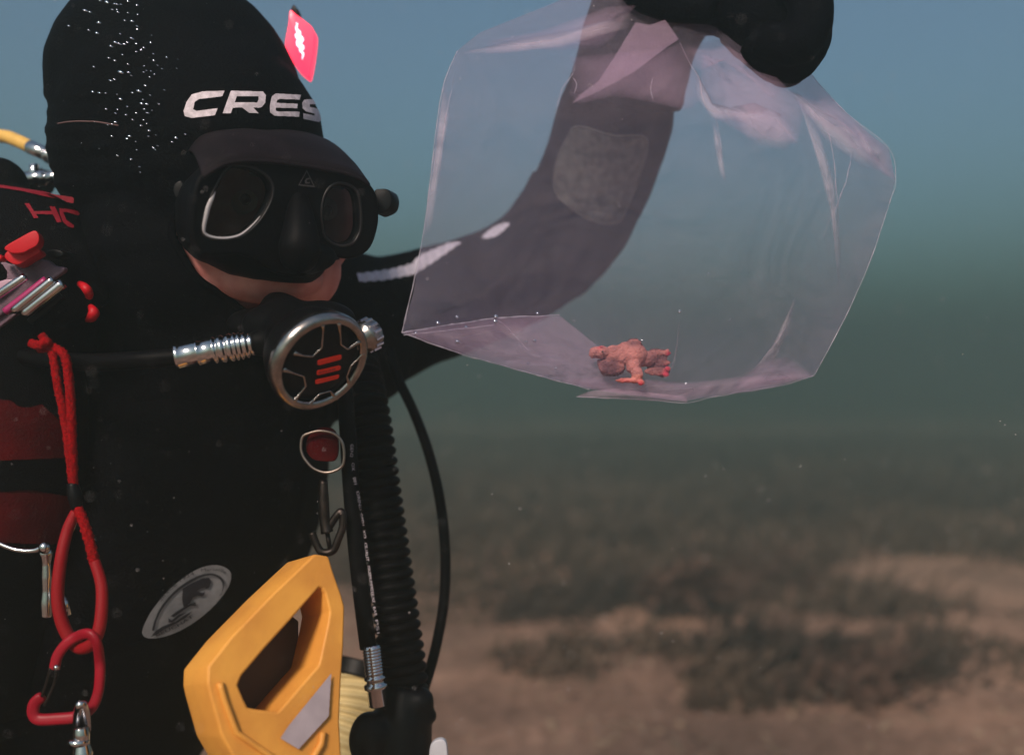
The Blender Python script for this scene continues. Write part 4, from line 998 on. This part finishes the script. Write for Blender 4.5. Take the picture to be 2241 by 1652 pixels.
def crumple(u, v, k):
    s = 0
    for a, b, amp in CREASE:
        d, t = seg_d(u, v, a, b)
        if d < 120: s -= 1.0 * amp * math.exp(-d / 26.0) * (0.4 + .6 * math.sin(math.pi * min(1, max(0, .1 + .8 * t))))
    g = math.atan2(v - 60, u - 1485); r = math.hypot(u - 1485, v - 60)
    s += .006 * math.exp(-r / 260) * (abs(math.sin(g * 7 + k * 1.7)) - .5) + .004 * nz(u * .006, v * .006, k * 5.0) + .0015 * abs(nz(u * .018, v * .018, k * 9.0))
    return s
def edge_d(u, v):
    d = .70 + .04 * (u - 1420) / 540 * .6
    if v < 260: d += (260 - v) / 260 * .075
    return d
def sheet_front(u, v, s): return P(u, v, edge_d(u, v) - .075 * (1 - s ** 2.4) * (1 - .5 * max(0, 250 - v) / 300) + crumple(u, v, 0) * min(1, (1.02 - s) * 6))
def sheet_back(u, v, s): return P(u, v, edge_d(u, v) + .070 * (1 - s ** 2.4) * (1 - .4 * max(0, 250 - v) / 300) + crumple(u + 40, v + 20, 1) * min(1, (1.02 - s) * 6))
fv = polar_fill(OUT, (1430, 470), sheet_front, 56, 300); front_bvh = BVHTree.FromPolygons(fv[0], fv[1])
ff = obj('front_film', fv, FILM, bag)
fb = obj('back_film', polar_fill(OUT, (1430, 470), sheet_back, 44, 260), FILM, bag)
def layer(o, vals=None):
    at = o.data.attributes.new('layer', 'FLOAT', 'POINT'); n = len(o.data.vertices)
    at.data.foreach_set('value', vals if vals is not None else [1.0] * n); return o
def extra(name, poly, c, d, m, amp=.004, k=3, rings=10, n=110, soft=.25):
    f = lambda u, v, s: P(u, v, (d(u, v) if callable(d) else d) + amp * nz(u * .012, v * .012, k) - .003 * (1 - s))
    o = obj(name, polar_fill(poly, c, f, rings, n), m, bag); nv = len(o.data.vertices) - 1; per = nv // rings
    fade = lambda q: 1.0 - (1 - soft) * max(0, min(1, (q - .35) / .65)) ** 1.5
    return layer(o, [1.0] + [fade((1 + i // per) / rings) for i in range(nv)])
for o, rg, nn in ((ff, 56, 300), (fb, 44, 260)):     # film lies denser where it turns edge-on
    layer(o, [.8] + [.8 + .65 * ((1 + i // nn) / rg) ** 5 for i in range(rg * nn)])
z6 = lambda pts: Z(pts, 1200 * .56025 / 2241, 2100 * .56025, 0)
extra('folded_flap', z6([(715, 165), (820, 185), (930, 145), (1030, 290), (950, 340), (700, 530), (440, 670), (250, 758), (300, 700), (440, 600), (560, 420), (650, 270)]), z6([(740, 380)])[0], lambda u, v: .725 - (v - 60) * .00038, FILM2, .003, 3, soft=1.0)
extra('neck_film', z6([(-360, 300), (0, 235), (300, 130), (520, 50), (720, 40), (640, 140), (560, 270), (450, 350), (120, 372), (0, 360), (-380, 400)]), z6([(330, 240)])[0], .735, FILM2, .003, 5)
extra('neck_film', z6([(1010, 310), (1100, 330), (1330, 285), (1480, 330), (1600, 460), (1810, 650), (1700, 720), (1560, 580), (1330, 440), (1180, 520), (1090, 440)]), z6([(1400, 420)])[0], lambda u, v: .76 - (v - 80) * .0004, FILM2, .003, 6)
extra('neck_film', z6([(240, 420), (450, 400), (950, 350), (1040, 320), (1160, 520), (1200, 700), (1130, 790), (1060, 800), (830, 745), (560, 700), (300, 760), (235, 690), (260, 560)]), z6([(720, 560)])[0], lambda u, v: .742 - (v - 100) * .0004, FILM2, .006, 8, 14, 140)
extra('neck_film', [(1540, 120), (1700, 170), (1760, 230), (1745, 315), (1640, 300), (1560, 255), (1530, 190)], (1640, 220), lambda u, v: .70 - (v - 120) * .0004, FILM2, .006, 9)
extra('corner_film', [(1725, 196), (1770, 160), (1850, 245), (1945, 325), (1960, 395), (1905, 365), (1840, 300), (1760, 250)], (1830, 275), lambda u, v: edge_d(u, v) - .012, FILM2, .004, 10)
extra('base_film', [(882, 727), (985, 712), (1085, 698), (1225, 691), (1262, 720), (1330, 775), (1420, 862), (1360, 858), (1290, 850), (1200, 826), (1100, 799), (1000, 771)], (1120, 760), lambda u, v: edge_d(u, v) + .002 - max(0, (800 - v)) * -.0004, FILM2, .004, 11, soft=.8)
extra('base_film', [(1262, 868), (1290, 856), (1345, 850), (1420, 858), (1500, 868), (1505, 880), (1430, 877), (1340, 872)], (1400, 865), .690, FILM2, .003, 12, soft=1.0)
extra('base_film', [(1580, 866), (1615, 830), (1670, 790), (1720, 780), (1782, 822), (1710, 845), (1650, 858)], (1680, 828), .700, FILM2, .006, 13)
extra('base_film', [(1230, 835), (1330, 820), (1500, 838), (1640, 822), (1782, 822), (1640, 857), (1500, 877), (1360, 862)], (1500, 850), .695, FILM2, .005, 14)
FILM6 = film('crumpled_film', .30, (.96, .80, .92), 1.06, .2, .45)
for poly, c, dd, k in (([(1600, 235), (1650, 225), (1710, 250), (1745, 300), (1720, 330), (1650, 318), (1610, 280)], (1685, 275), .010, 31), ([(1730, 200), (1800, 225), (1880, 290), (1950, 385), (1890, 370), (1800, 300)], (1815, 270), .004, 32),
                       ([(1520, 150), (1560, 225), (1640, 250), (1650, 270), (1560, 262), (1525, 215)], (1560, 235), .004, 33), ([(1745, 212), (1790, 280), (1828, 400), (1842, 560), (1836, 640), (1818, 470), (1785, 340)], (1818, 420), .002, 34), ([(1005, 118), (1120, 88), (1250, 66), (1385, 28), (1375, 62), (1230, 104), (1100, 118)], (1210, 88), .003, 35), ([(972, 182), (957, 280), (942, 400), (925, 520), (944, 500), (962, 380), (985, 240)], (958, 330), .002, 39), ([(1860, 260), (1940, 330), (1955, 392), (1925, 372), (1880, 310)], (1915, 335), .003, 40), ([(1560, 262), (1576, 300), (1590, 400), (1578, 390), (1562, 320)], (1572, 320), .002, 41), ([(1640, 822), (1690, 755), (1745, 640), (1730, 720), (1690, 800)], (1700, 760), .002, 42),
                       ([(900, 728), (1085, 704), (1180, 720), (1210, 800), (1090, 792), (980, 762)], (1070, 750), .001, 36), ([(1600, 860), (1650, 810), (1720, 800), (1775, 822), (1700, 842)], (1690, 830), .004, 37), ([(1300, 850), (1400, 828), (1520, 848), (1600, 840), (1590, 860), (1500, 874), (1400, 866)], (1450, 855), .004, 38)):
    extra('crumpled_film', poly, c, lambda u, v: (front_bvh.ray_cast(CAM, bearing(u, v))[0] or P(u, v, edge_d(u, v))).y - dd, FILM6, .004, k, 12, 96, soft=.05)
# seams and welded edges: thin thickened ribs of film
def seam_line(path, d, r, nm='seam', wob=.0006):
    q = spline([P(u, v, d(u, v) if callable(d) else d) for u, v in path], 90)
    q = [p + Vector((nz(p.x * 90, p.z * 90, 1), 0, nz(p.x * 90, p.z * 90, 7))) * wob for p in q]
    if nm == 'fold_line': rr = [r * .75 * math.sin(math.pi * (i + .5) / 90) * min(.55, .2 + .9 * abs(nz(i * .12, path[0][0] * .1))) for i in range(90)]
    else: rr = [r * .6 * (.35 + 1.0 * abs(nz(i * .35, path[0][0] * .37))) for i in range(90)]
    layer(obj(nm, tube(q, rr, 6), FILM4 if nm == 'fold_line' else FILM3, bag))
seam_line([(880, 728), (985, 711), (1085, 697), (1225, 690)], lambda u, v: edge_d(u, v) - .001, .0010)
seam_line([(884, 734), (985, 722), (1080, 712)], lambda u, v: edge_d(u, v) - .001, .0009)
seam_line([(880, 728), (925, 520), (955, 280), (972, 182), (1000, 112)], edge_d, .0008, 'welded_edge', .0003)
seam_line([(880, 728), (1000, 772), (1100, 800), (1200, 828), (1290, 852)], edge_d, .0008, 'welded_edge', .0006)
seam_line([(1262, 868), (1340, 872), (1430, 876), (1500, 881), (1590, 863), (1700, 846), (1782, 822)], edge_d, .0008, 'welded_edge', .0008)
seam_line([(1782, 822), (1852, 690), (1905, 570), (1945, 450), (1960, 395), (1945, 325), (1850, 245), (1770, 158)], edge_d, .0007, 'welded_edge', .0003)
seam_line([(1085, 699), (1110, 718), (1150, 760), (1175, 785)], .69, .0012, 'fold_line')
def front_d(u, v):
    h = front_bvh.ray_cast(CAM, bearing(u, v)); return (h[0].y if h[0] is not None else edge_d(u, v)) - .0008
for q in ([(1735, 200), (1790, 240), (1850, 275), (1950, 392)], [(1780, 210), (1815, 300), (1832, 430), (1838, 560)], [(1700, 262), (1720, 285), (1742, 312)], [(1010, 116), (1100, 100), (1220, 86), (1340, 58)],
          [(1485, 88), (1510, 140), (1530, 170), (1536, 205), (1552, 240), (1600, 250), (1640, 254)], [(1215, 250), (1228, 200), (1252, 165), (1260, 140)], [(1462, 820), (1475, 790), (1483, 740), (1486, 700)], [(1252, 168), (1262, 185), (1256, 205)], [(1430, 170), (1424, 195), (1432, 225)], [(1560, 230), (1575, 300), (1580, 360)], [(1870, 300), (1850, 400), (1800, 520)], [(960, 400), (975, 260), (1000, 150)], [(1640, 820), (1690, 760), (1730, 700)]):
    seam_line(q, front_d, .0011, 'fold_line')

# ------------------------------------------------------------------ the fish
zf = lambda pts: Z(pts, 600 * .56025 / 2203, 2200 * .56025, 1200 * .56025)
def F3(x, y, d): 
    u, v = zf([(x, y)])[0]; return P(u, v, d)
fish = thing('handfish', F3(950, 1080, .690), 'small pink and brown handfish resting at the bottom of the bag', 'fish')
FDARK = mat('handfish_fin_dark', (.17, .075, .080), .75, spec=.2, noise_amt=.5, noise_scale=150, bump=.5, bump_scale=400)
FRED = mat('handfish_fin_tip', (.60, .10, .12), .6, spec=.3, noise_amt=.4, noise_scale=200)
k = .690 / FU * .1526      # metres per tracing unit
def fe(x, y, d, a, b, c): return ellipsoid(F3(x, y, d), ((a * k, 0, 0), (0, c * k, 0), (0, 0, b * k)))
fb_me = remesh([fe(540, 650, .688, 150, 95, 110), fe(780, 700, .690, 240, 160, 150), fe(980, 680, .690, 230, 180, 150), fe(1180, 740, .692, 190, 115, 90), fe(920, 580, .690, 150, 85, 80), fe(1010, 850, .685, 110, 110, 80),
                fe(690, 850, .686, 190, 115, 50), fe(1370, 655, .693, 170, 45, 34), fe(1380, 800, .692, 160, 55, 34), fe(1340, 920, .692, 180, 60, 34), fe(1470, 965, .691, 45, 38, 24), fe(1060, 965, .682, 85, 110, 60), fe(950, 1050, .681, 200, 36, 40), fe(1120, 1080, .680, 48, 44, 30), fe(1010, 520, .690, 115, 60, 36),
                fe(1490, 650, .692, 40, 50, 24), fe(1500, 880, .690, 48, 36, 24), fe(430, 660, .688, 60, 80, 70)], .00042, 3)
def fish_rag(p):
    return .0005 * nz(p.x * 330, p.y * 330, p.z * 330) + .0005 * nz(p.x * 900, p.y * 900, p.z * 900)
shift(fb_me, fish_rag)
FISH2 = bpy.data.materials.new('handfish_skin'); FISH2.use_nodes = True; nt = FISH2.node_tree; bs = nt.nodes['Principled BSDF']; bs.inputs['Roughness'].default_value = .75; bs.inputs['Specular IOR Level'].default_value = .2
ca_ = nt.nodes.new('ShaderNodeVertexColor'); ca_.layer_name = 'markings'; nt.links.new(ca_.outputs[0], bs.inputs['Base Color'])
bs.inputs['Subsurface Weight'].default_value = .2; bs.inputs['Subsurface Radius'].default_value = (.004, .0015, .001)
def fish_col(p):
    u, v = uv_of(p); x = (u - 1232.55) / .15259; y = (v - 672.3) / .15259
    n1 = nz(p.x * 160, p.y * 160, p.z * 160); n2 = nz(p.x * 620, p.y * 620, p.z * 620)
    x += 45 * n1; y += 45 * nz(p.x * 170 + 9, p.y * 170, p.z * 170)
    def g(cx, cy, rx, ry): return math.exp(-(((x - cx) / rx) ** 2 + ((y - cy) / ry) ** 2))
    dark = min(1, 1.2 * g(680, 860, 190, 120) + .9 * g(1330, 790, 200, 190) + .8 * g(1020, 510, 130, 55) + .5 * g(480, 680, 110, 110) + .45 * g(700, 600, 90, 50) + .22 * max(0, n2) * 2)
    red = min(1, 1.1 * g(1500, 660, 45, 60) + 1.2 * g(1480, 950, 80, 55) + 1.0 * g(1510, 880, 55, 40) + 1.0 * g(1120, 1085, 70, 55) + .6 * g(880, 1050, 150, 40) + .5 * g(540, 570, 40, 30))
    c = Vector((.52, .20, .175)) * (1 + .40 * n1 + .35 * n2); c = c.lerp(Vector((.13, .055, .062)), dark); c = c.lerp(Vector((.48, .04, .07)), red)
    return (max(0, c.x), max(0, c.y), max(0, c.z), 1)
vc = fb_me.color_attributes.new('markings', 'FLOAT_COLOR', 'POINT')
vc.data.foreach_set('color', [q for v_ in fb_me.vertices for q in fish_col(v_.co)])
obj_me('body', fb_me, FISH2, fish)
def fin(name, pts, d, m, bend=.0006, th=.0004):
    q = zf(smooth2(pts, 60)); q = [(a + 2.2 * nz(a * .35, b * .35, d * 50), b + 2.2 * nz(a * .35, b * .35, d * 90)) for a, b in q]; c = (sum(a for a, b in q) / len(q), sum(b for a, b in q) / len(q))
    V, F = polar_fill(q, c, lambda u, v, s: P(u, v, d + bend * s * s + .0004 * math.sin(math.atan2(v - c[1], u - c[0]) * 16) * s), 5, 72)
    o = obj(name, (V, F), m, fish); sdf = o.modifiers.new('t', 'SOLIDIFY'); sdf.thickness = th; return o
fin('dorsal_fin', [(880, 520), (960, 455), (1060, 455), (1120, 500), (1150, 580), (1060, 590), (950, 570)], .6895, FDARK)
fin('tail_fin', [(1240, 620), (1400, 598), (1528, 630), (1500, 710), (1470, 745), (1535, 790), (1500, 850), (1545, 890), (1515, 950), (1440, 1005), (1330, 980), (1210, 925)], .6925, FDARK)
fin('pectoral_fin', [(495, 760), (640, 760), (820, 800), (890, 880), (830, 965), (700, 990), (560, 970), (515, 880)], .6875, FDARK)
obj('lure', ellipsoid(F3(545, 570, .684), ((.0010, 0, 0), (0, .0010, 0), (0, 0, .0009)), 10, 8), FRED, fish)
obj('eye', ellipsoid(F3(565, 640, .6805), ((.0008, 0, 0), (0, .0008, 0), (0, 0, .0008)), 12, 8), INK, fish)

# ------------------------------------------------------------------ air bubbles and drifting specks
BUB = mat('bubble_skin', (.52, .56, .64), .14, metal=1.0)
bv, bf = ellipsoid(Vector(), ((1, 0, 0), (0, 1, 0), (0, 0, 1)), 12, 8)
bme = bpy.data.meshes.new('air_bubble'); bme.from_pydata([tuple(p) for p in bv], [], bf); bme.polygons.foreach_set('use_smooth', [True] * len(bf)); bme.materials.append(BUB)
zh = lambda x, y: (180 * .56025 + x * 580 * .56025 / 1331, y * 580 * .56025 / 1331)
spots = [(490, 15, 1.2), (550, 30, 2), (620, 45, 1.5), (640, 48, 1.2), (675, 50, 1.3), (740, 22, 1.1), (820, 55, 1.1), (600, 98, 1.5), (650, 120, 1.4), (640, 95, 1), (740, 125, 1), (825, 138, 1.2), (360, 105, 2), (400, 118, 1.2), (213, 240, 1.4), (480, 215, 2.1), (390, 280, 1.3), (465, 305, 1.8), (710, 192, 1.2), (775, 200, 1.5), (820, 245, 1.2), (820, 270, 1.1), (670, 312, 1.1), (775, 355, 2.1), (630, 390, 1.7), (665, 403, 1.7), (705, 405, 1.4), (590, 425, 1.6), (735, 388, 1.2), (810, 398, 1), (880, 435, 1.1), (855, 456, 1.3), (815, 470, 1), (940, 390, 1.2), (950, 325, .8), (688, 497, 1.1), (570, 527, 1.4), (620, 550, 1.4), (435, 605, 1.2), (740, 583, 1.1), (965, 490, .9), (970, 552, 1.3), (1005, 595, .9), (1085, 525, .9), (880, 600, .8), (1045, 625, .9), (1185, 540, .6), (1175, 622, .6), (675, 655, 2.4), (745, 657, 1.8), (770, 685, 1.1), (585, 728, 1.7), (620, 718, 1.2), (905, 640, .9), (945, 645, .9), (880, 655, 1), (935, 700, 1.2), (975, 675, .9), (425, 828, 1.4), (483, 835, 1.4), (540, 838, 1.4), (895, 775, 1.3), (780, 838, 1.2), (840, 825, 2.2), (640, 850, .8), (675, 895, 1.8), (1065, 815, 1), (940, 860, .8), (875, 900, .9), (862, 935, 1.5), (910, 940, 1.6), (1015, 937, .9), (735, 960, 1), (545, 983, 1.4), (645, 985, 1), (630, 1018, 1.4), (725, 1035, 1.3), (885, 985, 1), (915, 1017, 1.4), (955, 995, 1), (815, 1020, .9), (785, 1080, 1.2), (630, 1100, 1.4), (560, 1125, 1.1), (600, 1120, 1.2), (880, 1080, 1.1), (910, 1110, 1), (860, 1130, 1.4), (930, 1175, 1.2), (600, 1225, 1.3), (755, 1225, 1.6), (730, 1245, 1.2), (925, 1225, 1.2), (990, 1215, .8), (1170, 1240, 1.6), (1135, 1275, 1.1), (1250, 1205, .9), (810, 1270, .9), (1005, 1310, 1), (970, 1330, 1.2), (985, 1345, .9), (820, 1345, .9), (650, 1400, 1.3), (770, 1428, 1.1), (845, 1498, 1.1), (850, 1545, .8), (480, 1330, .6), (320, 1290, .5), (440, 1100, .6)]
rb = random.Random(5)
for x, y, s in spots:
    u, v = zh(x, y); h = on_hood(u, v)
    p = (h - bearing(u, v) * (.004 + .012 * rb.random())) if h is not None else P(u, v, .80)
    o = bpy.data.objects.new('air_bubble', bme); C.objects.link(o); o.location = p
    r = .00062 * s; o.scale = (r * rb.uniform(1.4, 1.9), r, r * rb.uniform(.6, .9)); o.rotation_euler = (rb.uniform(-.2, .2), rb.uniform(.15, .5), rb.uniform(-.2, .2))
    tag(o, 'tiny silvery air bubble among those streaming past the side of the hood', 'bubble', 'air bubbles beside the hood')
for u, v, d, r in ((958, 707, .685, .0016), (1000, 694, .684, .0013), (910, 729, .683, .0012), (1085, 693, .684, .0016), (1176, 686, .69, .0012), (1020, 716, .684, .0012), (1084, 704, .684, .0016), (1170, 746, .690, .0012), (1152, 748, .690, .0009), (1487, 682, .655, .0010), (1001, 748, .684, .0018), (1156, 795, .69, .0008), (1216, 806, .69, .0008), (1240, 828, .69, .0007), (1404, 745, .66, .0007), (1550, 600, .65, .0006), (1598, 700, .65, .0006), (1500, 838, .66, .0007)):
    o = bpy.data.objects.new('air_bubble', bme); C.objects.link(o); o.location = P(u, v, d); o.scale = (r, r, r)
    tag(o, 'tiny silvery air bubble clinging to the film of the clear bag', 'bubble', 'air bubbles on the bag')
SPK = mat('drifting_silt', (.5, .46, .46), .8)
V, F = [], []
rp = random.Random(11)
for i in range(3200):
    d = .42 + 1.2 * rp.random() ** 2.2; u = rp.uniform(-60, 2300); v = rp.uniform(-60, 1720)
    r = .00010 + .00030 * rp.random() ** 6
    c = P(u, v, d); a = Vector((rp.uniform(-1, 1), rp.uniform(-1, 1), rp.uniform(-1, 1))).normalized()
    q, f = ellipsoid(c, (a * r * 1.5, a.orthogonal().normalized() * r, a.cross(a.orthogonal()).normalized() * r * .8), 5, 4)
    b = len(V); V += q; F += [tuple(t + b for t in g) for g in f]
tag(obj('floating_silt', (V, F), SPK), 'pale specks of silt drifting in the water', 'silt', kind='stuff')
